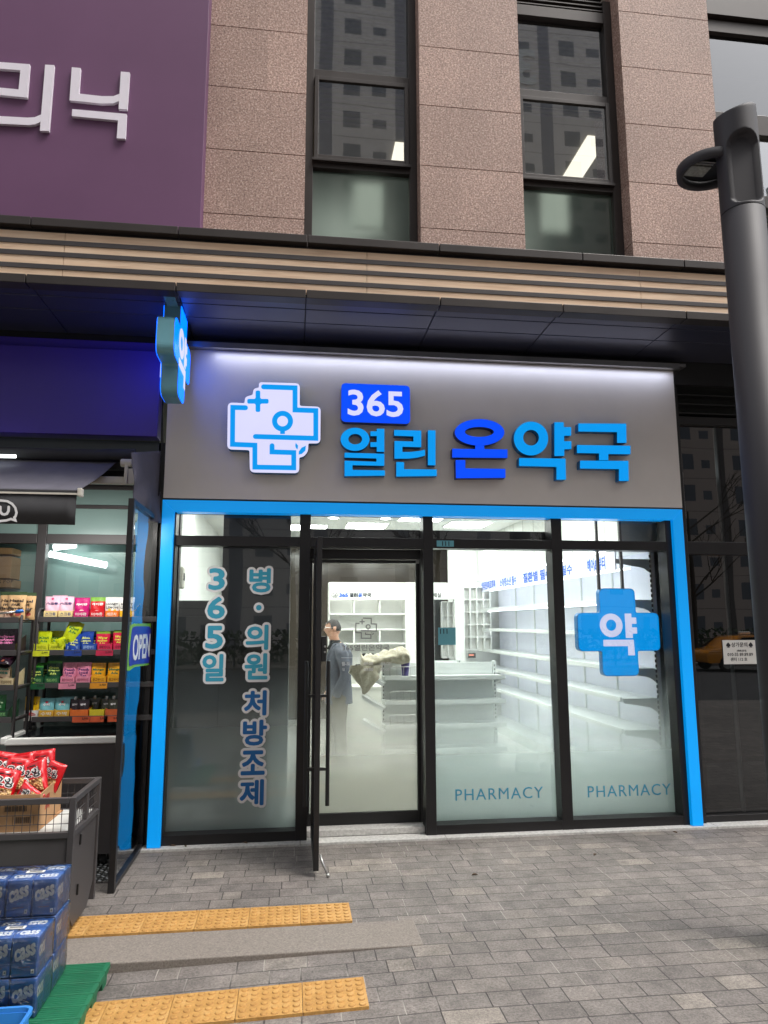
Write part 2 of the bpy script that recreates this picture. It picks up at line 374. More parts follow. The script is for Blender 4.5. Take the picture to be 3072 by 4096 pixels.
# ------------------------------------------------------------------ ground, kerb, tactile tiles, road
KX = .79
def gz(x, y):
    d = max(0.0, min(1.0, (KX-x)/2.0)) if y < -1.97 else 0.0
    return -.055*d
def ground():
    xs = [-40, -12, -4, -2.6, -2, -1.6, -1.2, -.8, -.4, 0, .4, .79, 1.5, 3, 6, 14, 50]
    ys = [-9.5, -6, -4, -3, -2.6, -2.2, -1.975, -1.96, -1.5, -1, -.5, 0, .3, .6]
    mb = MB(); mb.v = [(x, y, gz(x, y)) for y in ys for x in xs]; n = len(xs)
    for j in range(len(ys)-1):
        for i in range(n-1): mb.f.append((j*n+i, j*n+i+1, (j+1)*n+i+1, (j+1)*n+i)); mb.m.append(0)
    tag(mb.build('pavement', M['paver']), 'grey concrete block pavement in front of the shops', 'pavement', kind='structure')
ground()
mb = MB().box(-40, 50, -24, -9.5, -.3, -.13); tag(mb.build('road', M['asphalt']), kind='structure')
mb = MB().box(-200, 200, -200, -24, -.3, -.02).box(-200, -40, -24, 60, -.3, -.02).box(50, 200, -24, 60, -.3, -.02); tag(mb.build('ground', M['concrete']), kind='structure')
mb = MB()
mb.prism([[(-2.9, -1.99), (.79, -1.99), (.79, -1.632), (-2.9, -1.632)]], V((0, 0, 0)), XR, YF, .004, -.2)
tag(mb.build('kerb', M['concrete'], None, .006), 'long pale granite kerb stone between the two tactile strips', 'kerb', kind='structure')
def tactile():
    m, nt, out = newmat('yellow tactile concrete')
    co = nd(nt, 'TexCoord').outputs['Object']
    n1 = nd(nt, 'TexNoise', {'Vector': co, 'Scale': 9.0, 'Detail': 6.0, 'Roughness': .7}).outputs[0]
    n2 = nd(nt, 'TexNoise', {'Vector': co, 'Scale': 120.0, 'Detail': 3.0}).outputs[0]
    c = ramp(nt, n1, [(.3, S(160, 116, 58)), (.55, S(182, 138, 74)), (.75, S(192, 154, 98))])
    c = mixc(nt, .5, c, ramp(nt, n2, [(.3, .7), (.7, 1.25)]), 'MULTIPLY')
    p = nd(nt, 'BsdfPrincipled', {'Base Color': c, 'Roughness': .7}); nt.links.new(p.outputs[0], out.inputs[0]); return m
M['tactile'] = tactile()
def tile_proto():
    mb = MB(); mb.prism([rrect(-.1597, -.147, .1597, .147, .004, 2)], V((0, 0, 0)), XR, YF, .012, -.02)
    for i in range(6):
        for j in range(6):
            x, y = -.13+.052*i, -.1225+.049*j; b = len(mb.v); n = 10
            for r_, z in ((.0195, .0122), (.0145, .0165), (.007, .0176)):
                mb.v += [(x+r_*math.cos(2*PI*k/n), y+r_*math.sin(2*PI*k/n), z) for k in range(n)]
            for q in range(2):
                for k in range(n): mb.f.append((b+q*n+k, b+q*n+(k+1) % n, b+(q+1)*n+(k+1) % n, b+(q+1)*n+k)); mb.m.append(1 if q == 0 else 0)
            mb.f.append(tuple(b+2*n+k for k in range(n))); mb.m.append(0)
    return mb.build('tactile_tile', [M['tactile'], mat('darker yellow dome edge', S(160, 118, 62), .8, 0, .2, 30)], None, 0, False)  # dome sides take a slightly darker tone than the tile
tp = tile_proto(); first = True
ordw = ['rightmost', 'second from the right', 'third from the right', 'fourth from right', 'fifth from right', 'leftmost']
for y, n, where in ((-1.485, 6, 'behind the kerb'), (-2.47, 5, 'before the kerb')):
    for k in range(n):
        o = tp if first else tp.copy()
        if not first: COL.objects.link(o)
        first = False; x = .245-.322*k; o.location = (x, y, gz(x, y)+.003); o.rotation_euler = (0, math.atan(-.0275) if y < -2 else 0, 0)
        tag(o, f'yellow tactile tile, {ordw[k]}, in the strip {where}', 'tactile tile', f'tactile tiles {where}')
# ------------------------------------------------------------------ the building
BLD = thing('commercial_building', (1.5, .6, 0), 'pink granite clad commercial building with wood slatted canopy over the pharmacy', 'building')
WY = -.4                                    # face of the granite
px0 = Py(1225, 377, WY).x; px1 = Py(1678, 417, WY).x; px2 = Py(2083, 452, WY).x; px3 = Py(2496, 400, WY).x; px4 = Py(2857, 400, WY).x
joints = [Py(1678, v, WY).z for v in (909.3, 657.4, 416.7, 182.4)]
dj = (joints[3]-joints[0])/3; jz = [joints[0]-dj]+[joints[0]+dj*k for k in range(7)]
def pillar(x0, x1, left=None, right=None):
    mb = MB(); g = .004
    for a, b in zip(jz[:-1], jz[1:]): mb.box(x0, x1, WY, WY+.05, a+g, b-g, 0)
    mb.box(x0+.012, x1-.012, WY+.012, .3, jz[0], jz[-1], 0)
    for a, b in zip(jz[:-1], jz[1:]):
        mb.box(x0, x0+.011, WY+.051, -.22, a+g, b-g, 0); mb.box(x1-.011, x1, WY+.051, -.22, a+g, b-g, 0)
    return mb.build('stone_pillar', M['stone'], BLD)
pillar(-6, px0); pillar(px1, px2); pillar(px3, px4)
tag(BLD.children[0], 'granite pillar running behind the purple clinic sign')
MB().box(px4+.02, 9, -.28, .3, 8.2, jz[-1]).build('spandrel', M['bronze_alu'], BLD)
UP = {}
UP['clear'] = glassmat('upper clear glass', (.8, .8, .78), 1.6, ior=1.75)
UP['frost'] = glassmat('upper frosted film glass', (.5, .56, .55), 1.2, (99, 98, .0), 1.6)
def frost2():
    m, nt, out = newmat('upper frosted glass')
    fr = nd(nt, 'Fresnel', {'IOR': 1.55}).outputs[0]
    tl = nd(nt, 'BsdfTranslucent', {'Color': (.13, .185, .18)}); df = nd(nt, 'BsdfDiffuse', {'Color': (.10, .135, .135)})
    rf = nd(nt, 'BsdfRefraction', {'Color': (.3, .37, .36), 'Roughness': .6, 'IOR': 1.3})
    a = nd(nt, 'MixShader', {0: .35, 1: tl.outputs[0], 2: df.outputs[0]}); a = nd(nt, 'MixShader', {0: .5, 1: a.outputs[0], 2: rf.outputs[0]})
    gl = nd(nt, 'BsdfGlossy', {'Roughness': .03})
    nt.links.new(nd(nt, 'MixShader', {0: fr, 1: a.outputs[0], 2: gl.outputs[0]}).outputs[0], out.inputs[0]); return m
UP['frost'] = frost2()
FY = -.235
def window_unit(x0, x1, lv, top, jl, jr, lab):
    """lv = (bottom pane foot, bottom pane head, sash foot, sash head, upper pane foot, upper pane head)"""
    fr = MB(); zb, zt = jz[0], top
    fr.box(x0, x0+jl, FY, FY+.12, zb, zt).box(x1-jr, x1, FY, FY+.12, zb, zt)
    a, b = x0+jl, x1-jr
    fr.box(a, b, FY+.002, FY+.118, zb, lv[0]).box(a, b, FY+.002, FY+.118, lv[1], lv[2]).box(a, b, FY+.002, FY+.118, lv[3], lv[4])
    if lv[5] < top: fr.box(a, b, FY+.002, FY+.118, lv[5], lv[5]+.12)
    w_ = fr.build('window', M['bronze_alu'], BLD, .003); w_['label'] = lab
    MB().quad((a, FY+.06, lv[0]), (b, FY+.06, lv[0]), (b, FY+.06, lv[1]), (a, FY+.06, lv[1])).build('frosted_pane', UP['frost'], w_)
    MB().quad((a, FY+.06, lv[4]), (b, FY+.06, lv[4]), (b, FY+.06, lv[5]), (a, FY+.06, lv[5])).build('clear_pane', UP['clear'], w_)
    s = MB(); t = .045; y0, y1 = FY-.03, FY+.05
    s.box(a+.006, a+t, y0, y1, lv[2]+.004, lv[3]-.004).box(b-t, b-.006, y0, y1, lv[2]+.004, lv[3]-.004)
    s.box(a+t, b-t, y0+.002, y1, lv[2]+.004, lv[2]+t).box(a+t, b-t, y0+.002, y1, lv[3]-t, lv[3]-.004).box(a-.01, b+.01, y0-.012, y0+.03, lv[2]-.025, lv[2]+.003)
    s.build('sash', M['bronze_alu'], w_, .003)
    # the opening pane hangs in the sash
    MB().quad((a+t, y0+.02, lv[2]+t), (b-t, y0+.02, lv[2]+t), (b-t, y0+.02, lv[3]-t), (a+t, y0+.02, lv[3]-t)).build('sash_pane', UP['clear'], w_)
    return a, b
zA = [5.0, Py(1262, 668, FY).z, Py(1262, 640, FY).z, Py(1262, 308, FY).z, Py(1262, 275, FY).z, 8.15]
window_unit(px0, px1, zA, 8.25, .075, .075, 'window with a frosted lower pane, left of the middle granite pillar')
uB = 1536+605*.9259
zB = [5.0, Py(uB, 742, FY).z, Py(uB, 715, FY).z, Py(uB, 388, FY).z, Py(uB, 355, FY).z, Py(uB, 58, FY).z]
window_unit(px2, px3, zB, 8.25, .03, .085, 'window with a lit ceiling panel behind it, right of the middle granite pillar')
lv = MB()
for k in range(8): lv.bar((px2+.04, FY+.03, zB[5]+.14+.05*k), (px3-.09, FY+.03, zB[5]+.14+.05*k), .06, .012)
lv.build('louvre', M['bronze_alu'], BLD)
# right hand glazing strip
rz = [Py(2900, v, FY).z for v in (130, 100, 455, 500, 770, 800)]
rg = MB(); x0 = px4+.0; 
for za_, zb_ in ((rz[0], rz[1]+.05), (rz[3]-.08, rz[2]+.02), (rz[5]-.05, rz[4])): rg.box(x0, 9, FY, FY+.1, min(za_, zb_), max(za_, zb_))
wr = rg.build('window', M['bronze_alu'], BLD, .003); wr['label'] = 'wide window at the right edge reflecting the sky'
MB().quad((x0, FY+.05, rz[2]), (9, FY+.05, rz[2]), (9, FY+.05, rz[0]), (x0, FY+.05, rz[0])).build('clear_pane', glassmat('sky reflecting glass', (.25, .27, .28), .95, ior=1.75), wr)
MB().quad((x0, FY+.05, 5.0), (9, FY+.05, 5.0), (9, FY+.05, rz[3]-.08), (x0, FY+.05, rz[3]-.08)).build('clear_pane', UP['clear'], wr)
lv = MB()
for k in range(10): lv.bar((x0, FY+.03, rz[1]+.1+.055*k), (9, FY+.03, rz[1]+.1+.055*k), .07, .012)
lv.build('louvre', M['bronze_alu'], BLD)
lv = MB()
for k in range(13): lv.bar((x0, FY+.12, 5.3+.085*k), (9, FY+.12, 5.3+.085*k), .08, .012)
lv.build('louvre', M['bronze_alu'], BLD)
# room behind the upper windows
ub = MB(); cz = 7.62
ub.box(-6, 9.2, -.1, 6, cz, 9.0).box(-6, 9.2, 5.9, 6.0, 4.9, cz).box(-6, 9.2, -.1, 6, 4.75, 4.85)
tag(ub.build('upper_room_shell', mat('beige office ceiling', S(150, 146, 132), .8, 0, .05)), kind='structure')
def lit_panel(parent, x0, x1, y0, y1, z, nm='light_panel', m=None):
    return MB().box(x0, x1, y0, y1, z-.02, z-.002).build(nm, m or M['lightpanel'], parent)
M['officelight'] = emitmat('lit office ceiling panel', (1, .95, .8), 1.7)
for (ua, va, ub_, vb) in ((2290, 640, 2400, 545), (1575, 595, 1620, 570)):
    p, q = Pz(ua, va, cz), Pz(ub_, vb, cz)
    tag(lit_panel(None, min(p.x, q.x), max(p.x, q.x)+.1, min(p.y, q.y), max(p.y, q.y)+.9, cz, 'ceiling_light', M['officelight']), 'bright office ceiling panel seen through the '+('right' if ua > 2000 else 'left')+' upper window', 'ceiling light')
OFF = ['added fill panel deep behind the left upper window', 'added fill panel deep behind the right upper window', 'added fill panel deep behind the far right window']
for k_, x_ in enumerate((.6, 2.9, 6.0)): tag(lit_panel(None, x_-.5, x_+.5, 4.0, 5.0, cz, 'ceiling_light', M['office_fill'] if 'office_fill' in M else M.setdefault('office_fill', emitmat('added office fill panel', (1, .95, .82), 3.5))), OFF[k_], 'ceiling light')  # extra panels added deep in the room to brighten it behind the glass
for (ua, va, sx, sz, yy) in ((2205, 860, .28, .5, .25), (1470, 850, .3, .5, .3)):
    p = Py(ua, va, yy); o = MB().box(p.x-sx/2, p.x+sx/2, yy, yy+.03, p.z-sz/2, p.z+sz/2).build('wall_light', M['officelight'])
    tag(o, 'blurred glowing lamp behind the frosted '+('right' if ua > 2000 else 'left')+' pane', 'light')
def blind(x0, x1, z0, z1, pitch, lab, c):
    b = MB(); z = z1
    while z > z0: b.bar((x0, -.135, z), (x1, -.135, z), .028, .010); z -= pitch
    b.box(x0, x1, -.155, -.115, z1, z1+.05)
    return tag(b.build('venetian_blind', c), lab, 'blind')
M['blind'] = mat('grey brown blind slats', S(150, 142, 136), .6)
blind(px0+.1, px1-.1, Py(1450, 500, -.135).z, 8.1, .06, 'venetian blind behind the window left of the middle pillar', M['blind'])
blind(px2+.05, px3-.1, Py(2250, 470, -.135).z, 8.1, .055, 'venetian blind behind the window right of the middle pillar', M['blind'])
# canopy
CY = -1.0; CX0, CX1 = -6.0, 9.0
cz_ = [Py(2, v, CY).z for v in (866, 899, 919, 944, 963, 991, 1010, 1043, 1062, 1094, 1129)]
cop = MB(); cuts = [CX0]+[Py(u, v, CY).x for u, v in ((130, 880), (715, 920), (1230, 955), (1755, 1000), (2325, 1030), (2730, 1060))]+[CX1]
for a, b in zip(cuts[:-1], cuts[1:]): cop.box(a+.004, b-.004, CY-.03, WY+.02, cz_[1], cz_[0])
cop.build('coping', M['bronze_alu'], BLD, .004)
MB().box(CX0, CX1, CY+.03, WY, cz_[2], cz_[1]-.002).build('coping_undercut', M['black_steel'], BLD)
wc = [CX0, Py(254, 1000, CY).x]; 
while wc[-1] < CX1-2.4: wc.append(wc[-1]+2.36)
wc.append(CX1)
for i, (za_, zb_) in enumerate(((3, 2), (5, 4), (7, 6), (9, 8))):
    wb = MB(); off = 0 if i < 4 else .4
    for a, b in zip(wc[:-1], wc[1:]): wb.box(a+.002, b-.002, CY+.015, CY+.05, cz_[za_]-.012, cz_[zb_]+.012)
    wb.build('wood_board', M['wood'], BLD)
for za_, zb_ in ((4, 3), (6, 5), (8, 7)):
    MB().box(CX0, CX1, CY+.008, CY+.06, cz_[za_], cz_[zb_]).build('dark_slat', M['frame_grey'], BLD, .002)
fz = MB(); cuts2 = [CX0]+[Py(u, v, CY).x for u, v in ((107, 1115), (705, 1150), (1225, 1165), (1760, 1235), (2250, 1260), (2740, 1255))]+[CX1]
for a, b in zip(cuts2[:-1], cuts2[1:]): fz.box(a+.004, b-.004, CY-.02, CY+.1, cz_[10], cz_[9])
fz.build('fascia', M['bronze_alu'], BLD, .004)
SZ = cz_[10]+.03
sf = MB(); ysf = [CY+.1, -.74, -.47, .02]
for a, b in zip(cuts2[:-1], cuts2[1:]):
    for c, d in zip(ysf[:-1], ysf[1:]): sf.box(a+.004, b-.004, c+.006, d-.006, SZ, SZ+.03)
sf.build('soffit', M['soffit'], BLD, .003)
MB().box(CX0, CX1, CY+.1, .3, SZ+.031, SZ+.06).box(CX0, CX1, .02, .06, 4.2, SZ+.03).build('canopy_deck', M['black_steel'], BLD)
MB().box(CX0, CX1, CY+.06, WY+.3, SZ+.06, cz_[2]).build('canopy_core', M['black_steel'], BLD)
# ------------------------------------------------------------------ pharmacy sign board
XL, XRt = -1.155, 3.738
M['led_bar'] = emitmat('lavender led bar', (.8, .82, 1), 1.2)
M['blade_lit'] = emitmat('lit blue sign face', (0, .34, 3.2), 1.0)
SIGN = thing('shop_sign', (1.3, 0, 2.94), 'wide grey pharmacy sign board with blue Korean channel letters over the shopfront', 'shop sign')
STOP = 4.335
MB().box(XL+.004, XRt+.003, .0, .1, 2.945, STOP).build('panel', M['sign_grey'], SIGN, .003)
MB().box(XL, XRt+.07, -.12, .1, STOP+.001, STOP+.03).box(XL, XRt, -.125, -.1201, STOP-.022, STOP+.03).build('top_trim', M['steel'], SIGN)
MB().box(-.78, XRt-.05, -.119, -.1, STOP-.008, STOP-.001).build('led_bar', M['led_bar'], SIGN)
al = bpy.data.lights.new('led_strip_light', 'AREA'); al.shape = 'RECTANGLE'; al.size = XRt+.78-.06; al.size_y = .03; al.energy = 3.6; al.color = (.72, .78, 1)
ao = bpy.data.objects.new('led_strip_light', al); COL.objects.link(ao); ao.location = ((-.78+XRt)/2, -.085, STOP-.012); ao.rotation_euler = (math.radians(0), 0, 0)
ORG = V((0, 0, 0))
def Q4(x, y): return (600+x*.72333, 1300+y*.72333)
def Q5(x, y): return (1700+x*.82700, 1300+y*.82700)
FD = -.085                                 # front of the channel letters
def fl(pts, q, y=FD):
    out = []
    for p in pts:
        w_ = Py(*q(*p), y); out.append((w_.x, w_.z))
    return out
def ring(cx, cy, rx, ry, ix, iy, jx, jy, q, y=FD): return [fl(ell(cx, cy, rx, ry), q, y), fl(ell(ix, iy, jx, jy), q, y)]
def letter(groups, face, side, nm='letter'):
    mb = MB()
    for g in groups: mb.prism(g, V((0, FD, 0)), XR, ZU, 0, -.078, 0, 1)
    o = mb.build(nm, [face, side], SIGN); return o
YEOL = [ring(1134, 632, 80, 64, 1135, 631, 38, 29, Q4),
 [fl([(1254,573),(1296,574),(1296,702),(1254,701),(1254,674),(1219,674),(1219,648),(1254,648),(1254,614),(1219,614),(1219,588),(1254,588)], Q4)],
 [fl([(1076,706),(1296,712),(1296,779),(1120,775),(1120,801),(1299,804),(1299,833),(1076,836),(1076,750),(1252,756),(1252,738),(1076,733)], Q4)]]
RIN = [[fl([(1350,580),(1500,584),(1500,676),(1396,673),(1396,702),(1440,702),(1490,696),(1521,690),(1521,722),(1480,733),(1430,739),(1352,739),(1352,641),(1457,644),(1457,616),(1350,612)], Q4)],
 [fl([(1537,582),(1579,583),(1579,776),(1537,775)], Q4)], [fl([(1362,757),(1405,758),(1405,797),(1586,799),(1586,835),(1362,838)], Q4)]]
ON = [ring(264, 519, 120, 64, 263, 517, 70, 24, Q5), [fl([(243,583),(287,583),(287,600),(399,602),(399,643),(132,641),(132,598),(243,600)], Q5)],
 [fl([(148,653),(195,653),(195,693),(389,696),(389,739),(150,741)], Q5)]]
YAK = [ring(513, 549, 83, 82, 513, 545, 38, 38, Q5), [fl([(626,470),(671,470),(671,493),(707,494),(707,535),(673,536),(673,562),(708,562),(708,600),(674,601),(674,633),(626,634)], Q5)],
 [fl([(455,643),(680,646),(682,748),(636,748),(636,686),(455,682)], Q5)]]
GUK = [[fl([(742,476),(973,477),(975,570),(929,570),(929,518),(742,515)], Q5)], [fl([(735,580),(994,584),(994,625),(887,624),(887,654),(842,654),(842,621),(735,619)], Q5)],
 [fl([(750,656),(984,657),(986,754),(938,754),(938,697),(750,694)], Q5)]]
for g, f_, s_, lb in ((YEOL, 'blue_lit', 'blue_side', None), (RIN, 'blue_lit', 'blue_side', None), (ON, 'navy_lit', 'navy_side', 'royal blue channel letter'), (YAK, 'blue_lit', 'blue_side', None), (GUK, 'blue_lit', 'blue_side', None)):
    o = letter(g, M[f_], M[s_])
    if lb: o['label'] = lb
# 365 badge
bd = MB(); c0, c1 = fl([(1057, 535), (1437, 336)], Q4)
bd.prism([rrect(c0[0], c0[1], c1[0], c1[1], .045)], V((0, FD, 0)), XR, ZU, 0, -.078, 0, 1); bo = bd.build('number_badge', [M['navy_lit'], M['navy_side']], SIGN)
t0, t1 = fl([(1093, 500), (1400, 367)], Q4); tm = MB()
text(tm, '365', V(((t0[0]+t1[0])/2, FD, (t0[1]+t1[1])/2)), XR, ZU, t1[0]-t0[0], t1[1]-t0[1], .004, .0005, bold=.02); tm.build('numerals', M['white_lit'], bo)
# cross logo
LOGO_OUT = [(603,316),(829,322),(828,447),(944,452),(942,655),(876,655),(874,700),(850,728),(826,733),(825,820),(552,815),(550,692),(427,688),(430,428),(523,432),(525,398),(568,386),(572,352),(602,346)]
LR = [28,28,12,26,26,8,26,30,8,28,28,12,28,28,8,22,10,16,8]
S1 = [(628,342),(802,348),(802,470),(917,474),(917,627),(583,617)]
S2 = [(528,458),(458,456),(456,660),(580,665),(580,786),(795,790),(795,706),(675,702),(675,668)]
def plus2(cx, cy, r, h): return [(cx-h,cy-r),(cx+h,cy-r),(cx+h,cy-h),(cx+r,cy-h),(cx+r,cy+h),(cx+h,cy+h),(cx+h,cy+r),(cx-h,cy+r),(cx-h,cy+h),(cx-r,cy+h),(cx-r,cy-h),(cx-h,cy-h)]
LOGO = [[stroke(S1, 27)], [stroke(S2, 27)], [rnd_poly(plus2(597, 422, 59, 13), 10, 4)], [ell(733, 532, 58, 57), ell(733, 532, 30, 29)], [[(720,588),(746,588),(746,603),(720,603)]],
 [[(806,652),(819,668),(816,688),(808,682),(803,668)]], [[(862,668),(859,695),(840,713),(822,717),(823,700),(838,679)]]]
def mapped(loops, fn): return [[fn(p) for p in l] for l in loops]
lg = MB(); lg.prism([fl(rnd_poly(LOGO_OUT, LR), Q4)], V((0, FD, 0)), XR, ZU, 0, -.078, 0, 1); lo = lg.build('cross_logo', [M['white_lit'], M['blue_side']], SIGN)
ls = MB()
for g in LOGO: ls.prism([fl(l, Q4) for l in g], V((0, FD, 0)), XR, ZU, .003, .0004)
ls.build('line_emblem', M['blue_lit'], lo)
def logo_at(mb, O, R, U, hgt, d0=.003, d1=0.0, mi=0):
    k = hgt/500.0
    for g in LOGO: mb.prism([[((p[0]-686)*k, (568-p[1])*k) for p in l] for l in g], O, R, U, d0, d1, mi)
# ------------------------------------------------------------------ purple signs of the neighbours
CL = thing('clinic_sign', (-2.6, -.55, 5), 'tall purple clinic sign board with white Korean letters', 'sign board')
PY_ = -.56; e0, e1 = Py(836, 0, PY_), Py(803, 905, PY_)
MB().box(-6, (e0.x+e1.x)/2, PY_, WY-.002, 4.9, 9).build('panel', M['purple'], CL, .004)
M['off_white'] = mat('off white acrylic letters', S(236, 230, 240), .4, 0, .02)
def q1(p): w_ = Py(p[0]*.92586, p[1]*.92586, PY_-.03); return (w_.x, w_.z)
def cletter(polys): 
    mb = MB()
    for l in polys: mb.prism([[q1(p) for p in l]], V((0, PY_-.03, 0)), XR, ZU, 0, -.028)
    return mb.build('letter', M['off_white'], CL)
cletter([[(-80,262),(128,277),(117,421),(-20,408),(-25,500),(120,508),(150,506),(178,494),(176,526),(150,537),(120,540),(-70,530),(-62,372),(80,386),(88,303),(-80,290)], [(195,279),(234,281),(211,566),(172,564)]])
cletter([[(310,290),(348,294),(340,404),(440,415),(490,415),(516,405),(513,436),(490,446),(440,447),(300,433)], [(522,309),(560,312),(549,472),(512,470)], [(312,471),(547,492),(541,599),(504,597),(510,520),(310,501)]])
PS = thing('store_sign', (-2.4, 0, 3.5), 'deep purple sign box over the convenience store awning', 'sign board')
MB().box(-6, -1.215, -.08, .1, 3.48, 4.27).build('panel', M['indigo'], PS, .006)
MB().box(-6, -1.215, -.02, .1, 4.275, 4.37).build('top_trim', M['indigo'], PS, .003)
# ------------------------------------------------------------------ projecting cross sign
def plus_poly(r, h, rad): return rnd_poly(plus2(0, 0, r, h), [rad, rad, .02, rad, rad, .02, rad, rad, .02, rad, rad, .02], 8)
def yak2d(k=1.0): # the syllable for medicine, centred, about 1 wide
    g = [[ell(-.2, .1, .29, .285), ell(-.2, .105, .13, .135)], [[(.16,.385),(.33,.385),(.33,.29),(.45,.29),(.45,.135),(.33,.135),(.33,.05),(.455,.05),(.455,-.1),(.34,-.1),(.34,-.205),(.16,-.205)]], [[(-.42,-.245),(.355,-.245),(.37,-.62),(.2,-.62),(.2,-.4),(-.42,-.4)]]]
    return [[[(x*k, y*k) for x, y in l] for l in gg] for gg in g]
BX0, BX1 = -1.095, -.95; bzt_, bzb_ = Py(705, 1228, -.5).z, Py(735, 1606, -.5).z; BR_ = (bzt_-bzb_)/2; bc = V((BX1, -.52, (bzt_+bzb_)/2))
BS = thing('projecting_sign', (bc.x, bc.y, SZ), 'blue cross shaped projecting sign hanging from the canopy above the purple sign', 'projecting sign')
pp = plus_poly(BR_, .16, .085); mb = MB()
mb.prism([pp], V((BX1-.006, bc.y, bc.z)), YF, ZU, 0, -(BX1-BX0-.012)); mb.build('case', M['teal_metal'], BS, .004)
mb = MB(); mb.prism([[(x*.985, y*.985) for x, y in pp]], V((BX1, bc.y, bc.z)), YF, ZU, 0, -.006); f1 = mb.build('lit_face', M['blade_lit'], BS)
mb = MB(); mb.prism([[(x*.985, y*.985) for x, y in pp]], V((BX0, bc.y, bc.z)), -YF, ZU, 0, -.006); f2 = mb.build('lit_face', M['blade_lit'], BS)
for f_, O, R in ((f1, V((BX1, bc.y, bc.z)), YF), (f2, V((BX0, bc.y, bc.z)), -YF)):
    mb = MB()
    for g in yak2d(.44): mb.prism(g, O, R, ZU, .003, .0006)
    mb.build('letter', M['white_lit'], f_)
mb = MB().box(BX0+.03, BX1-.03, -.97, -.66, SZ-.012, SZ-.002)
for a in (-.94, -.8, -.69): mb.cyl((BX0+.05, a, SZ-.016), (BX0+.05, a, SZ-.011), .008, 8).cyl((BX1-.05, a, SZ-.016), (BX1-.05, a, SZ-.011), .008, 8)
mb.build('bracket_plate', M['teal_metal'], BS)
MB().box(BX0+.04, BX1-.04, -.62, -.38, bc.z+BR_-.005, SZ-.001).build('hanger', M['teal_metal'], BS)
# ------------------------------------------------------------------ shopfront: portal frame and glazing
SF = thing('shopfront', (1.3, 0, 0), 'pharmacy shopfront with a sky blue portal frame, black mullions and frosted glass', 'shopfront')
ZT, FW = 2.93, .105
M['blue_frame'] = mat('sky blue coated aluminium with added glow', (.0, .33, .86), .33, 0, .04, 2, emit=.24, ecol=(0, .33, .9))  # added emission lifts the frame colour; the frame is no lamp
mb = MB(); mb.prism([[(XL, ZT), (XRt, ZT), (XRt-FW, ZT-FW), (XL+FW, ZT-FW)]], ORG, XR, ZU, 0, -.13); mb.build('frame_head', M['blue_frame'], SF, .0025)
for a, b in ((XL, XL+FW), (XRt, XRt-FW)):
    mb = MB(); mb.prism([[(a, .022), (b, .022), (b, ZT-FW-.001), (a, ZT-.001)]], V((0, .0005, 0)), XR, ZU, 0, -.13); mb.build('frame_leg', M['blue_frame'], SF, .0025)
    MB().box(min(a, b)-.006, max(a, b)+.006, -.006, .13, .012, .022).build('foot_plate', M['steel'], SF)
MB().box(XL-.004, XL-.0005, -.0008, .13, .022, ZT).build('side_plate', M['black_steel'], SF); MB().box(XL, XRt, .005, .09, ZT+.002, 2.944).build('shadow_gap', M['black_steel'], SF)
MY, GY = .045, .175
m1a, m1b = Py(1201, 2060, MY).x, Py(1244, 2060, MY).x
m2a, m2b = Py(1692, 2072, MY).x, Py(1731, 2072, MY).x
m3a, m3b = Py(2203, 2074, MY).x, Py(2244, 2074, MY).x
zb0, zb1 = Py(1000, 2184, MY).z, Py(1000, 2145, MY).z
zr = Py(1750, 3302, MY).z; LXI, RXI = XL+FW, XRt-FW
gb, gt = zr, 2.80
def mull(a, b): return MB().box(a, b, MY, MY+.17, .02, 2.88).build('mullion', M['black_alu'], SF, .002)
for a, b in ((m1a, m1b), (m2a, m2b), (m3a, m3b), (RXI-.06, RXI+.06), (LXI-.06, LXI+.012)): mull(a, b)
bays = [(LXI+.012, m1a), (m1b, m2a), (m2b, m3a), (m3b, RXI-.06)]
for i, (a, b) in enumerate(bays):
    MB().box(a, b, MY+.002, MY+.16, zb0, zb1).build('transom_bar', M['black_alu'], SF, .002)
    if i != 1: MB().box(a, b, MY+.002, MY+.16, .022, zr).build('bottom_rail', M['black_alu'], SF, .002)
    MB().box(a, b, MY+.01, MY+.16, 2.83, 2.88).build('head_rail', M['black_alu'], SF)
GL = {'clear': glassmat('shop transom glass', (.86, .9, .88), 1.0)}
GL['p1'] = glassmat('left window glass with graded film', (.8, .85, .83), 1.1, (1.7, .3, .9), fcol=(.46, .56, .54))
GL['p2'] = glassmat('door glass', (.9, .93, .9), .8); FILM = {'p2': filmmat('graded film on the door glass', 1.4, .42, .985, (.965, .965, .92))}
GL['p3'] = glassmat('right window glass', (.86, .91, .9), .9); FILM['p3'] = filmmat('graded film on the window glass', 1.55, .4, .975, (.87, .935, .92))
def film_sheet(x0, x1, z0, z1, y, m, par):
    mb = MB()
    for i in range(NL):
        b = len(mb.v); yy = y+.0015*i; mb.v += [(x0, yy, z0), (x1, yy, z0), (x1, yy, z1), (x0, yy, z1)]; mb.f.append((b, b+1, b+2, b+3)); mb.m.append(0)
        if i: mb.f.append((b-2, b-1, b+3, b+2)); mb.m.append(0)
    return mb.build('graded_film', m, par)
def pane(x0, x1, z0, z1, y, m, nm='window_pane', par=SF): return MB().quad((x0, y, z0), (x1, y, z0), (x1, y, z1), (x0, y, z1)).build(nm, m, par)
for i, (a, b) in enumerate(bays):
    pane(a, b, zb1, 2.83, GY, GL['clear'], 'transom_pane')
    if i != 1:
        o_ = pane(a, b, zr, zb0, GY, GL['p1'] if i == 0 else GL['p3'])
        if i > 1: film_sheet(a+.002, b-.002, zr+.002, 1.6, GY+.003, FILM['p3'], o_)
# dark bulkhead behind the door and third bay transom
bulk = MB().box(m1b-.05, m3a+.05, GY+.06, GY+.12, zb1, Py(1500, 2118, GY+.06).z); bulk.build('transom_bulkhead', M['black_alu'], SF)
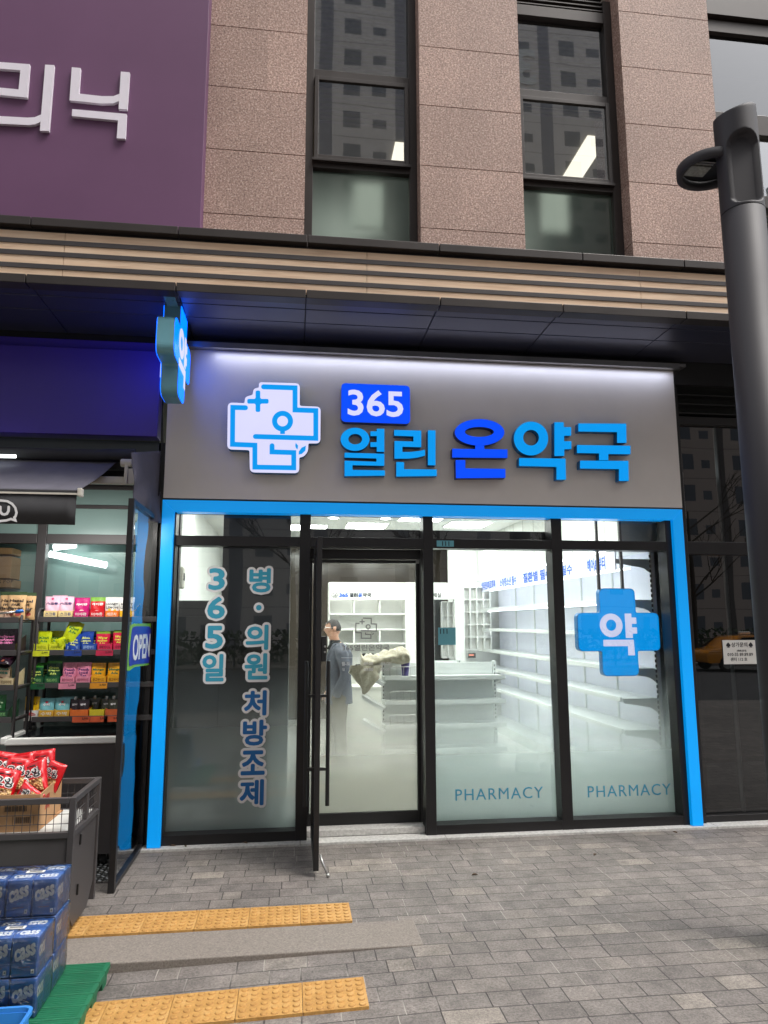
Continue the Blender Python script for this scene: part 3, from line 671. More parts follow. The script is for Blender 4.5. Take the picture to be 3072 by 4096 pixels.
# door bay: fixed header, frame and closed leaf
DY = .26; a, b = m1b, m2a
zdh = Py(1500, 2240, DY).z; zd0 = Py(1500, 3249, DY).z; zd1 = Py(1500, 3300, DY).z
MB().box(a-.01, b+.01, GY+.03, DY+.06, zdh+.004, zb0-.002).build('door_header', M['black_steel'], SF, .002)
dl = Py(1265, 2800, DY).x-.12; dr0, dr1 = Py(1667, 2600, DY).x, Py(1681, 2600, DY).x
DI = MB().box(dl, dl+.07, DY, DY+.045, zd1+.01, zdh).box(dr0, dr1+.01, DY, DY+.045, zd1+.01, zdh).box(dl+.07, dr0, DY+.001, DY+.044, zd1+.01, zd0).box(dl+.07, dr0, DY+.001, DY+.044, zdh-.03, zdh).build('closed_door', M['black_steel'], SF, .002)
o_ = pane(dl+.07, dr0, zd0, zdh-.03, DY+.02, GL['p2'], 'door_pane', DI); film_sheet(dl+.072, dr0-.002, zd0+.002, 1.6, DY+.023, FILM['p2'], o_)
MB().box(dr0+.0, dr1-.005, DY-.012, DY+.001, zdh-.03, zdh+.012).build('pivot_plate', M['steel'], DI)
MB().box(dr1+.011, m2a-.002, DY-.03, DY+.05, .09, zdh).build('door_jamb', M['frame_grey'], SF)
MB().box(m1b+.002, dl-.002, DY-.03, DY+.05, .09, zdh).build('door_jamb', M['black_steel'], SF)
MB().box(m1b, m2a, .12, .34, .022, .075).build('threshold', M['sill'], SF, .004)
MB().box(m1b, m2a, .33, .5, .02, zd1+.004).build('threshold', M['white_plain'], SF, .004)
# sill strip on the pavement
sb = MB(); xs_ = [XL-.1, .1, 1.35, 2.6, 3.85, 6.5]
for a_, b_ in zip(xs_[:-1], xs_[1:]): sb.box(a_+.002, b_-.002, -.035, .119, -.1, .0215)
tag(sb.build('sill', M['sill'], None, .004), 'pale granite sill strip along the foot of the shopfronts', 'sill')
# vinyl on the closed door
M['vinyl_grey'] = mat('grey vinyl lettering', S(150, 152, 150), .5, 0, .03)
M['vinyl_white'] = mat('white vinyl lettering', S(222, 222, 222), .5, 0, .03)
vy = DY+.017; mb = MB(); k0, k1 = Py(1421, 2559, vy), Py(1507, 2468, vy)
logo_at(mb, V(((k0.x+k1.x)/2, vy, (k0.z+k1.z)/2)), XR, ZU, (k1.z-k0.z)*1.0, .001, 0)
a0, a1 = Py(1368, 2604, vy), Py(1558, 2577, vy)
text(mb, '365열린온약국', V(((a0.x+a1.x)/2, vy, (a0.z+a1.z)/2)), XR, ZU, a1.x-a0.x, a1.z-a0.z, .001, 0, bold=.02)
mb.build('door_emblem', M['vinyl_grey'], DI)
mb = MB()
for s_, u, v, ww in (('월-토', 1383, 2655, .075), ('일', 1374, 2678, .022), ('09:00', 1474, 2655, .085), ('03:00', 1543, 2655, .085), ('03:00', 1474, 2678, .085), ('03:00', 1540, 2678, .085)):
    text(mb, s_, Py(u, v, vy), XR, ZU, ww, None, .001, 0, bold=.01)
mb.bar(Py(1365, 2631, vy), Py(1560, 2631, vy), .002, .002); mb.build('opening_hours', M['vinyl_white'], DI)
# open door leaf, seen edge on
LXo = .205; lz0, lz1 = .045, Py(1285, 2147, -.78).z
DO = MB().box(LXo-.02, LXo+.02, -.80, -.74, lz0, lz1).box(LXo-.02, LXo+.02, .0, .06, lz0, lz1).box(LXo-.019, LXo+.019, -.74, .0, lz0, lz0+.11).box(LXo-.019, LXo+.019, -.74, .0, lz1-.06, lz1).build('open_door', M['black_alu'], SF, .003)
MB().quad((LXo, -.74, lz0+.11), (LXo, .0, lz0+.11), (LXo, .0, lz1-.06), (LXo, -.74, lz1-.06)).build('door_pane', glassmat('open leaf glass', (.86, .9, .88), .9, (1.5, .6, .8), fcol=(.55, .62, .6)), DO)
hz0, hz1 = Py(1308, 3228, -.7).z, Py(1318, 2645, -.7).z
for sx in (-1, 1):
    h = MB().tube([(LXo+sx*.085, -.66, hz0), (LXo+sx*.085, -.66, hz1)], .016, 14)
    for zz in (Py(1300, 3080, -.7).z, Py(1300, 2785, -.7).z): h.bar((LXo+sx*.02, -.66, zz), (LXo+sx*.085, -.66, zz), .022, .022)
    h.build('pull_handle', M['black_steel'], DO, .0)
lk0, lk1 = Py(1300, 2645, -.74), Py(1300, 2545, -.74)
lkb = MB().box(LXo+.021, LXo+.06, -.79, -.70, lk0.z, lk1.z).build('lock', M['black_steel'], DO, .004)
for f_ in (.4, .62): MB().cyl((LXo+.05, -.792, lk0.z+(lk1.z-lk0.z)*(1-f_)), (LXo+.05, -.798, lk0.z+(lk1.z-lk0.z)*(1-f_)), .008, 10).build('lock_screw', M['steel'], lkb)
st = MB().tube([(LXo+.03, -.77, .15), (LXo+.05, -.79, .09), (LXo+.09, -.82, .012)], .009, 8).cyl((LXo+.09, -.82, .004), (LXo+.085, -.815, .03), .012, 8)
st.build('door_stop', M['steel'], DO, 0, True)
# stickers and window lettering
M['tag_teal'] = mat('teal number card', S(104, 172, 186), .5, 0, .03)
M['ink'] = mat('black ink', S(26, 28, 34), .6, 0, 0)
M['ink_blue'] = mat('blue print', S(38, 96, 200), .6, 0, 0)
def card(nm, u0, v0, u1, v1, y, m, lab, cat, lines, thick=.003):
    p, q = Py(u0, v1, y), Py(u1, v0, y); o = MB().box(p.x, q.x, y-thick, y-.0005, p.z, q.z).build(nm, m); tag(o, lab, cat)
    mb = MB()
    for s_, fx, fy, fw in lines: text(mb, s_, V((p.x+(q.x-p.x)*fx, y-thick, p.z+(q.z-p.z)*fy)), XR, ZU, (q.x-p.x)*fw, None, .0012, .0002, bold=.015)
    mb.build('printing', M['ink'], o); return o
card('number_plate', 1747, 2163, 1815, 2186, MY+.001, M['tag_teal'], 'small teal number plate stuck on the black transom bar', 'number plate', [('111', .52, .5, .42)])
card('number_card', 1753, 2510, 1822, 2580, GY-.002, M['tag_teal'], 'square teal number card taped to the window right of the door', 'card', [('111', .32, .78, .42)])
PHM = mat('teal blue vinyl lettering', S(58, 138, 172), .5, 0, .03)
for (u0, v0, u1, v1), lab in (((1822, 3203, 2172, 3157), 'thin blue PHARMACY lettering on the window beside the door'), ((2352, 3190, 2682, 3138), 'thin blue PHARMACY lettering on the rightmost window')):
    y = GY-.004; p, q = Py(u0, v0, y), Py(u1, v1, y); mb = MB(); hh = Py(u0, v0-46, y).z-p.z
    text(mb, 'PHARMACY', V(((p.x+q.x)/2, y, p.z+hh/2)), XR, ZU, q.x-p.x, hh, .002, 0, spacing=1.15); tag(mb.build('window_lettering', PHM), lab, 'window lettering')
M['v_teal'] = mat('teal vinyl', S(62, 168, 198), .5, 0, .02); M['v_navy'] = mat('navy vinyl', S(20, 104, 172), .5, 0, .02); M['v_pale'] = mat('pale grey vinyl outline', S(238, 236, 236), .5, 0, .02)
VW = []
def Q6(x, y): return (600+x*.42194, 1950+y*.42194)
def Q7(x, y): return (600+x*.42194, 2650+y*.42194)
def vinyl(chars, m, lab):
    y = GY-.006; a_, bs_ = MB(), []
    for ch, q, x0, y0, x1, y1 in chars:
        b_ = MB(); bs_.append(b_); p, r_ = Py(*q(x0, y1), y), Py(*q(x1, y0), y); O = V(((p.x+r_.x)/2, y, (p.z+r_.z)/2)); ww, hh = r_.x-p.x, r_.z-p.z
        if ch == '·':
            a_.prism([ell(0, 0, ww*.95, ww*.95)], O, XR, ZU, .001, 0); b_.prism([ell(0, 0, ww*.5, ww*.5)], O, XR, ZU, .003, .0015); continue
        bb = text_raw(ch, 0.0)[1]; [text(b_, ch, O+(XR*math.cos(2*PI*k/8)+ZU*math.sin(2*PI*k/8))*.008, XR, ZU, ww-.016, hh-.016, .003+.00005*k, .0018, bold=0.0) for k in range(8)]
        [text(a_, ch, O+(XR*math.cos(2*PI*k/16)+ZU*math.sin(2*PI*k/16))*.030, XR, ZU, ww-.016, hh-.016, .001+.00005*k, 0, bold=0.0, fitref=bb, res=2) for k in range(16)]
    o = a_.build('window_lettering', M['v_pale']); tag(o, lab, 'window lettering'); [b_.build('letter_fill', m, o) for b_ in bs_]
vinyl([('3', Q6, 552, 765, 715, 972), ('6', Q6, 540, 1035, 715, 1245), ('5', Q6, 522, 1310, 697, 1530), ('일', Q6, 490, 1578, 705, 1840)], M['v_teal'], 'short teal vertical lettering reading 365 days on the left window')
vinyl([('병', Q6, 938, 765, 1148, 995), ('·', Q6, 1005, 1112, 1058, 1165), ('의', Q6, 905, 1300, 1125, 1540), ('원', Q6, 893, 1570, 1118, 1822)], M['v_teal'], 'tall teal vertical lettering over the navy lettering on the left window')
vinyl([('처', Q7, 888, 262, 1108, 505), ('방', Q7, 876, 540, 1112, 790), ('조', Q7, 858, 830, 1092, 1070), ('제', Q7, 846, 1105, 1082, 1360)], M['v_navy'], 'navy blue vertical lettering at the bottom of the left window')
mb = MB(); mb.tube([(-1.185, -.02, 4.3), (-1.18, -.03, 4.0), (-1.19, -.02, 3.6), (-1.178, -.03, 3.3), (-1.186, -.02, 2.96)], .005, 6); mb.tube([(-1.17, .0, 4.3), (-1.19, -.02, 3.8), (-1.172, -.01, 3.4), (-1.18, 0, 3.0)], .004, 6)
tag(mb.build('cable', M['rubber'], None, 0, True), 'thin black cables hanging in the gap left of the pharmacy sign', 'cable')
# ------------------------------------------------------------------ dark vacant unit at the right
RU = thing('vacant_shopfront', (5, .1, 0), 'dark vacant shopfront with black louvres right of the pharmacy', 'shopfront')
RY = .12
uz = [Py(2780, v, RY).z for v in (3290, 3262, 2218, 2168, 1700, 1682, 1480)]
x0 = XRt+.012
mb = MB().box(x0, x0+.06, RY-.05, RY+.1, .02, 4.2).box(x0+.06, 7.5, RY-.03, RY+.1, .022, uz[1]).box(x0+.06, 7.5, RY-.03, RY+.1, uz[2], uz[3]).box(x0+.06, 7.5, RY-.03, RY+.1, uz[4], uz[5]+.03)
mb.build('frame', M['black_alu'], RU, .003)
lv = MB(); z = uz[5]+.06
while z < 4.2: lv.bar((x0+.06, RY, z), (7.5, RY, z), .1, .012); z += .095
lv.build('louvre', M['black_steel'], RU)
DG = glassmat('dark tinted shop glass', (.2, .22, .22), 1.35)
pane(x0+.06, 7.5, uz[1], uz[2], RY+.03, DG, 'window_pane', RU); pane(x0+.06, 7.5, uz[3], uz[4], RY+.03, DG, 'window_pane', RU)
mb = MB()
for xx in (4.25, 5.3, 6.4): mb.box(xx, xx+.012, RY+.04, RY+.09, uz[1], uz[4])
mb.build('inner_mullion', M['steel'], RU)
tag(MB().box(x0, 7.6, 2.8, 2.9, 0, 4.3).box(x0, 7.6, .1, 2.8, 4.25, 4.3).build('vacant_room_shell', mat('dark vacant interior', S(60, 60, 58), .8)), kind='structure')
M['paper'] = mat('white paper', S(222, 220, 214), .7, 0, .02)
card('paper_notice', 2896, 2560, 3022, 2657, RY+.025, M['paper'], 'white printed paper notice taped on the dark glass', 'notice', [('♠상가문의♠', .5, .8, .8), ('[매매.임대]', .55, .55, .28), ('010-35 89.89.89', .5, .4, .76), ('센터 112 호', .45, .2, .5)])
# ------------------------------------------------------------------ pharmacy interior
FZ, CZ = .12, 3.32
M['floor_white'] = mat('pale polished floor tile', S(226, 226, 220), .25, 0, .04, 2)
def struct(name, mb, m): return tag(mb.build(name, m), kind='structure')
struct('floor', MB().box(-1.25, 3.95, .345, 7.2, -.1, FZ), M['floor_white'])
struct('ceiling', MB().box(-1.25, 3.95, .3, 7.2, CZ, CZ+.05), M['room_white'])
struct('wall_left', MB().box(-1.3, -1.25, .3, 7.2, FZ, CZ), M['room_white'])
struct('wall_right', MB().box(3.9, 3.95, .3, 7.2, FZ, CZ), M['room_white'])
M['back_glass'] = mat('dark brown lacquered panel', S(92, 84, 76), .12, 0, .05, 1)
struct('wall_back', MB().box(-1.25, 3.95, 7.0, 7.1, FZ, CZ), M['back_glass'])
struct('wall_front', MB().box(-1.3, 3.95, .3, .34, 2.87, CZ).box(-1.3, LXI+.02, .24, .34, FZ, 2.9).box(RXI+.03, 3.95, .24, .34, FZ, 2.9), M['charcoal'])
nlab = 0
def clight(x, y, s=.3, lab=''):
    t = thing('ceiling_light', (x, y, CZ), lab, 'ceiling light', 'recessed ceiling lights of the pharmacy')
    MB().box(x-s-.015, x+s+.015, y-s-.015, y+s+.015, CZ-.012, CZ-.001).build('frame', M['white_metal'], t)
    MB().box(x-s, x+s, y-s, y+s, CZ-.016, CZ-.0125).build('diffuser', M['lightpanel'], t)
M['lightpanel'] = emitmat('lit pharmacy ceiling panel', (.98, 1, .96), 21)
CLAB = ['square lit ceiling panel nearest the door of the pharmacy', 'square lit ceiling panel over the shelf island', 'square lit ceiling panel above the grey blazer man', 'square lit ceiling panel in front of the white shelf wall', 'square lit ceiling panel close to the right wall shelves', 'square lit ceiling panel near the dispensary doorway', 'square lit ceiling panel over the counter', 'square lit ceiling panel behind the dark board', 'added square ceiling panel brightening the back cubby shelf', 'added square ceiling panel brightening the back left of the pharmacy', 'added square ceiling fill panel just inside the right windows', 'added square ceiling fill panel just inside the door']
for (x, y), l in zip(((.9, 1.3), (1.9, 2.2), (.3, 3.0), (1.1, 4.3), (2.7, 1.2), (2.6, 4.0), (1.8, 3.4), (-.6, 2.4), (2.9, 5.3), (.2, 4.6), (2.0, .72), (.5, .72)), CLAB): clight(x, y, .3, l)  # panels at the back and just inside the glass are added as fill
for k, (u, v) in enumerate(((1440, 2110), (1334, 2066), (1543, 2069))):
    p = Pz(u, v, CZ); t = thing('downlight', (p.x, p.y, CZ), ['round downlight lowest in the door transom', 'round downlight at the upper left of the door transom', 'round downlight at the upper right of the door transom'][k], 'downlight', 'round downlights of the pharmacy')
    MB().cyl((p.x, p.y, CZ-.02), (p.x, p.y, CZ-.001), .085, 24).build('trim', M['white_metal'], t); MB().cyl((p.x, p.y, CZ-.025), (p.x, p.y, CZ-.0205), .068, 24).build('diffuser', M['lightpanel'], t)
ll = MB().bar(Pz(832, 2195, CZ)-V((0, 0, .012)), Pz(886, 2247, CZ)-V((0, 0, .012)), .05, .02).build('linear_light', M['lightpanel']); tag(ll, 'long thin ceiling light above the left window', 'ceiling light')
# dark board and cabinet behind the left window
bx0, bx1 = Py(888, 2300, .42).x, Py(1161, 2300, .42).x
tag(MB().box(bx0, bx1, .42, .47, FZ, CZ-.01).build('dark_board', M['charcoal'], None, .004), 'tall charcoal board standing behind the left window lettering', 'board')
p = Py(727, 2402, 1.0); t = thing('cabinet', ((p.x+bx1)/2, 1.2, FZ), 'charcoal cabinet at the left wall behind the left window', 'cabinet')
MB().box(-1.24, bx1, 1.0, 1.5, FZ, p.z).build('body', M['charcoal'], t, .004); zc_ = Py(727, 2465, 1.0).z
MB().box(-1.235, bx0-.05, .985, .999, zc_+.01, p.z-.01).build('door', M['charcoal'], t, .003); MB().box(-1.235, bx0-.05, .985, .999, FZ+.05, zc_).build('door', M['charcoal'], t, .003)
p = Py(785, 2310, 1.6); t = thing('wall_device', (-1.24, 1.6, p.z), 'small white wall device on the left wall', 'wall device')
MB().box(-1.249, -1.19, 1.6, 1.75, p.z-.12, p.z+.12).build('case', M['ivory'], t, .02); MB().box(-1.189, -1.185, 1.63, 1.72, p.z-.03, p.z+.05).build('screen', M['charcoal'], t)
# white shelf wall with the shop name
WB = 5.0; U = lambda x, y, d=WB: Py(1200+x*.3616, 2000+y*.3616, d)
X5 = lambda x, y, d=WB: Py(1650+x*.3918, 2000+y*.3918, d)
t = thing('shelf_wall', (1.3, WB, FZ), 'white shelf wall with the pharmacy name behind the counter', 'shelf unit')
a, b, c = U(320, 908), U(1160, 908), X5(215, 1000)
zs = [U(500, v).z for v in (1105, 1262, 1435, 1592)]; xs_ = [a.x, U(602, 1200).x, U(885, 1200).x, b.x]
MB().box(a.x, b.x, WB+.3, WB+.34, FZ, a.z-.002).box(a.x, a.x+.02, WB, WB+.3, FZ, a.z-.002).build('carcass', M['white_plain'], t)
MB().box(a.x+.021, b.x, WB+.001, WB+.03, zs[0], a.z).build('header', M['white_plain'], t, .003)
MB().box(b.x, c.x, WB-.03, WB+.34, FZ, a.z).build('pilaster', M['white_plain'], t, .003)
for z in zs[1:]: MB().box(a.x+.021, b.x, WB+.01, WB+.3, z-.012, z+.012).build('shelf', M['white_plain'], t, .002)
for x in xs_[1:3]:
    MB().box(x-.012, x+.012, WB+.02, WB+.3, zs[1]+.013, zs[0]).build('divider', M['white_plain'], t); MB().box(x-.012, x+.012, WB+.02, WB+.3, zs[3]+.013, zs[2]-.013).build('divider', M['white_plain'], t)
M['ink_navy'] = mat('dark navy print', S(24, 30, 44), .6, 0, 0)
mb = MB(); p, q = U(350, 1088), U(420, 1015); logo_at(mb, V(((p.x+q.x)/2, WB, (p.z+q.z)/2)), XR, ZU, q.z-p.z, .003, -.001, 1)
p, q = U(433, 1075), U(532, 1030); text(mb, '365', (p+q)/2, XR, ZU, q.x-p.x, q.z-p.z, .003, -.001, bold=.05)
p, q = U(545, 1075), U(790, 1028); w5 = (q.x-p.x)/5
for k, ch in enumerate('열린온약국'): text(mb, ch, V((p.x+w5*(k+.5), WB, (p.z+q.z)/2)), XR, ZU, w5*.9, (q.z-p.z), .003, -.001, bold=.045, mi=0 if ch == '온' else 1)
mb.build('shop_name', [M['ink_blue'], M['ink_navy']], t)
# dispensary doorway
dr = thing('partition', (2.4, WB, FZ), 'white partition with the dispensary doorway right of the shelf wall', 'partition')
d1 = X5(430, 1015); e1 = X5(525, 840)
MB().box(c.x+.002, d1.x, WB, WB+.1, d1.z, a.z).build('header', M['white_plain'], dr, .003); MB().box(d1.x, e1.x, WB, WB+.1, FZ, a.z).build('wall_panel', M['white_plain'], dr, .003)
mb = MB(); p = X5(228, 972); text(mb, '조제실', p, XR, ZU, .2, None, .003, -.001, bold=.02); mb.build('lettering', M['ink'], dr)
tag(MB().box(c.x, X5(305, 1100, 5.6).x, 5.6, 5.64, FZ, 2.4).build('dark_curtain', M['charcoal']), 'dark screen inside the dispensary doorway', 'screen')
def cubby(nm, x0, x1, y, z0, z1, nx, nz, lab, dep=.3):
    t = thing(nm, ((x0+x1)/2, y, z0), lab, 'shelf unit'); MB().box(x0, x1, y+dep-.02, y+dep, z0, z1).build('back_panel', M['white_plain'], t)
    for i in range(nx+1): x = x0+(x1-x0)*i/nx; MB().box(x-.011, x+.011, y, y+dep-.021, z0, z1).build('divider', M['white_plain'], t)
    for j in range(nz+1):
        z = z0+(z1-z0)*j/nz; mb = MB()
        for i in range(nx): mb.box(x0+(x1-x0)*i/nx+.012, x0+(x1-x0)*(i+1)/nx-.012, y+.002, y+dep-.021, z-.011, z+.011)
        mb.build('shelf', M['white_plain'], t)
    return t
p, q = X5(305, 1610, 5.4), X5(420, 1040, 5.4); cubby('cubby_shelf', p.x, q.x, 5.4, p.z, q.z, 2, 4, 'narrow white cubby shelf inside the dispensary doorway', .1)
p, q = X5(530, 1530, 5.6), X5(790, 890, 5.6); cubby('cubby_shelf', p.x, q.x, 5.6, p.z, q.z, 4, 5, 'white cubby shelf at the back beside the lit wall shelving', .12)
struct('wall_back', MB().box(e1.x-.02, 3.9, 6.1, 6.15, FZ, CZ), M['room_white'])
# counters
M['counter_white'] = mat('glossy white counter', S(222, 222, 214), .3, 0, .02)
p = U(540, 1880, 3.6); t = thing('counter', (1.2, 3.8, FZ), 'long white service counter behind the shelf island', 'counter')
MB().box(.55, 2.3, 3.62, 4.2, FZ, p.z-.04).build('body', M['counter_white'], t, .004); MB().box(.53, 2.32, 3.58, 4.24, p.z-.039, p.z).build('top', M['counter_white'], t, .004)
zc2 = p.z
p = U(530, 2065, 3.0); t = thing('low_counter', (1.1, 3.2, FZ), 'low white counter in front of the service counter', 'counter')
MB().box(.5, 1.35, 3.02, 3.4, FZ, p.z-.03).build('body', M['counter_white'], t, .004); MB().box(.48, 1.37, 3.0, 3.42, p.z-.029, p.z).build('top', M['counter_white'], t, .004)
p = X5(650, 1590, 4.9); t = thing('wall_panel_switch', (p.x, 4.98, p.z), 'small dark control panel with glowing digits on the back partition', 'control panel')
MB().box(p.x-.12, p.x+.0, 4.93, 4.96, p.z-.035, p.z+.04).build('case', M['charcoal'], t); MB().box(p.x-.11, p.x-.03, 4.925, 4.9295, p.z, p.z+.02).build('display', emitmat('glowing red digits', (1, .35, .25), 1.5), t)
t = thing('monitor', (U(645, 1880, 3.7).x, 3.7, zc2), 'black flat screen standing on the white counter', 'monitor')
p, q = U(615, 1878, 3.7), U(690, 1815, 3.7); MB().box(p.x, q.x, 3.7, 3.72, p.z+.02, q.z).build('screen', M['black_steel'], t, .004); MB().box(p.x+.06, q.x-.06, 3.69, 3.8, zc2, p.z+.019).build('stand', M['black_steel'], t)
p, q = U(675, 1800, 4.35), U(832, 1695, 4.35); t = thing('office_chair', ((p.x+q.x)/2, 4.5, FZ), 'black office chair behind the white counter', 'chair')
mb = MB(); mb.prism([rrect(p.x, p.z-.3, q.x, q.z, .05)], V((0, 4.35, 0)), XR, ZU, 0, -.06); mb.build('backrest', M['black_steel'], t, .015)
MB().box(p.x-.03, q.x+.03, 4.42, 4.85, .58, .66).build('seat', M['black_steel'], t, .02)
mb = MB().cyl(((p.x+q.x)/2, 4.6, FZ+.06), ((p.x+q.x)/2, 4.6, .58), .03, 12)
for k in range(5): mb.bar(((p.x+q.x)/2, 4.6, FZ+.05), ((p.x+q.x)/2+.3*math.cos(k*1.257), 4.6+.3*math.sin(k*1.257), FZ+.03), .04, .03)
mb.build('base', M['black_steel'], t)
# shelf islands
def gondola(x0, x1, y, zs, ztop, lab, sides=True, depth=.3):
    t = thing('shelf_island', ((x0+x1)/2, y, FZ), lab, 'shelf unit')
    MB().box(x0+.03, x1-.06, y+depth, y+depth+.03, FZ, ztop).build('spine_panel', M['white_metal'], t)
    for xx in (x0+.01, x1-.05):
        mb = MB().box(xx, xx+.035, y+depth-.012, y+depth+.05, FZ, ztop+.015); mb.build('post', M['white_metal'], t, .003)
        sl_ = MB(); z = FZ+.1
        while z < ztop-.02: sl_.box(xx+.01, xx+.02, y+depth-.0135, y+depth-.0121, z, z+.022); z += .045
        sl_.build('slots', M['charcoal'], t)
    for z in zs:
        MB().box(x0, x1, y, y+depth-.013, z-.03, z).box(x0, x1, y-.022, y-.0005, z-.035, z+.012).build('shelf', M['white_metal'], t, .003)
        mb = MB()
        for xx in (x0+.012, x1-.03): mb.prism([[(y+.01, z-.031), (y+depth-.014, z-.031), (y+depth-.014, z-.1)]], V((xx, 0, 0)), YF, ZU, .01, 0)
        mb.build('bracket', M['white_metal'], t)
    MB().box(x0, x1-.05, y+.01, y+depth+.3, FZ, FZ+.12).build('plinth', M['white_metal'], t)
    return t
GYf = 1.55; gx0, gx1 = U(935, 1960, GYf).x, X5(943, 1800, GYf).x
gzs = [Py(1600, v, GYf).z for v in (2708, 2806, 2902, 3000)]; gtop = Py(1600, 2652, GYf+.3).z
GO = gondola(gx0, gx1, GYf, gzs, gtop, 'white shelf island carrying the beige blanket just inside the door')
# price rails tipped at its left end and wire guards
for k, z in enumerate(gzs[:3]):
    mb = MB(); mb.obox(V((gx0-.12, GYf+.02, z-.01)), V((.13, -.02, -.075))*.9, V((.02, .06, .0)), V((.01, 0, .018))); mb.build('price_rail', M['white_metal'], GO)
    wg = MB(); x0_, x1_ = gx0+.06, gx0+.52
    wg.tube([(x0_, GYf-.005, z), (x0_, GYf-.005, z+.09), (x0_+.03, GYf-.005, z+.11), (x1_-.03, GYf-.005, z+.11), (x1_, GYf-.005, z+.09), (x1_, GYf-.005, z)], .004, 6)
    for i in range(1, 6): wg.tube([(x0_+(x1_-x0_)*i/6, GYf-.005, z), (x0_+(x1_-x0_)*i/6, GYf-.005, z+.11)], .0025, 5)
    wg.build('wire_guard', M['steel'], GO)
gondola(X5(-200, 1660, 2.7).x, X5(505, 1660, 2.7).x, 2.4, [X5(300, v, 2.4).z for v in (1700, 1860, 2030)], X5(400, 1640, 2.7).z, 'white shelf island standing behind the first one')
# cup
p = U(1165, 1935, GYf+.1); t = thing('tumbler', (p.x, GYf+.1, gzs[0]), 'purple tumbler cup standing on the shelf island', 'cup')
MB().loft([(p.x, GYf+.1, gzs[0]+.001, .036, .036), (p.x, GYf+.1, gzs[0]+.17, .052, .052)], 20).build('body', mat('purple glossy plastic', S(72, 62, 130), .3), t, 0, True)
MB().loft([(p.x, GYf+.1, gzs[0]+.171, .055, .055), (p.x, GYf+.1, gzs[0]+.19, .055, .055)], 20).build('lid', M['white_plain'], t, .003)
# blanket heaped on the island
def blanket():
    m, nt, out = newmat('beige fleece'); co = nd(nt, 'TexCoord').outputs['Object']
    n1 = nd(nt, 'TexNoise', {'Vector': co, 'Scale': 60.0, 'Detail': 4.0}).outputs[0]
    p = nd(nt, 'BsdfPrincipled', {'Base Color': ramp(nt, n1, [(.3, S(160, 154, 134)), (.7, S(190, 184, 164))]), 'Roughness': .95, 'Sheen Weight': .4})
    nt.links.new(p.outputs[0], out.inputs[0])
    y0 = GYf+.12; mb = MB(); nu, nv = 64, 30
    prof = [(672, 1905, 1700), (700, 1905, 1745), (745, 1870, 1718), (800, 1835, 1722), (860, 1815, 1730), (930, 1800, 1685), (1000, 1790, 1675), (1060, 1790, 1660), (1120, 1795, 1640), (1165, 1800, 1650), (1195, 1800, 1690), (1212, 1780, 1740)]
    vs = []
    for i in range(nu+1):
        f = i/nu*(len(prof)-1); k = min(int(f), len(prof)-2); fr = f-k
        px_, lo_, hi_ = [prof[k][j]*(1-fr)+prof[k+1][j]*fr for j in range(3)]
        pl, ph = U(px_, lo_, y0), U(px_, hi_, y0); hz = (ph.z-pl.z)/2*1.12; cz0 = (ph.z+pl.z)/2; ry = .17*math.sin(min(1, max(.12, i/nu*(1-i/nu)*5+.25))*PI/2)
        for j in range(nv):
            a = 2*PI*j/nv; q = V((pl.x, y0+ry*math.cos(a), cz0+hz*math.sin(a)))
            rr = noise.noise(q*9)*.5+(1-abs(noise.noise(V((q.x*11+q.z*8, q.y*8, q.z*9-q.x*5)))))*.9-.6
            q += V((0, -abs(math.cos(a))*.5, math.sin(a)*.6+.1))*rr*.08*(1 if hz > .02 else .3); vs.append(q)
    mb.v = [tuple(q) for q in vs]
    for i in range(nu):
        for j in range(nv): mb.f.append((i*nv+j, i*nv+(j+1) % nv, (i+1)*nv+(j+1) % nv, (i+1)*nv+j)); mb.m.append(0)
    mb.f.append(tuple(range(nv))[::-1]); mb.f.append(tuple(nu*nv+j for j in range(nv))); mb.m += [0, 0]
    # hanging tail
    b = len(mb.v); path = [(735, 1830, 100), (715, 1905, 92), (735, 1970, 75), (735, 2040, 50), (728, 2100, 30), (712, 2150, 10)]; nt_ = 26; m_ = 24
    for i in range(nt_+1):
        f = i/nt_*(len(path)-1); k = min(int(f), len(path)-2); fr = f-k; px_, py_, hw = [path[k][j]*(1-fr)+path[k+1][j]*fr for j in range(3)]
        c = U(px_, py_, y0-.16); h = hw*.00125
        for j in range(m_):
            a = 2*PI*j/m_; fold = 1+.35*math.sin(a*4+i*.25+1.5*noise.noise(V((i*.1, a, 0))))
            mb.v.append((c.x+h*1.15*math.cos(a)*fold, c.y+h*.6*math.sin(a)*fold, c.z+.01*noise.noise(V((a, i*.3, 3)))))
    for i in range(nt_):
        for j in range(m_): mb.f.append((b+i*m_+j, b+i*m_+(j+1) % m_, b+(i+1)*m_+(j+1) % m_, b+(i+1)*m_+j)); mb.m.append(0)
    o = mb.build('blanket', m, None, 0, True); return tag(o, 'crumpled beige blanket heaped over the shelf island', 'blanket')
blanket()
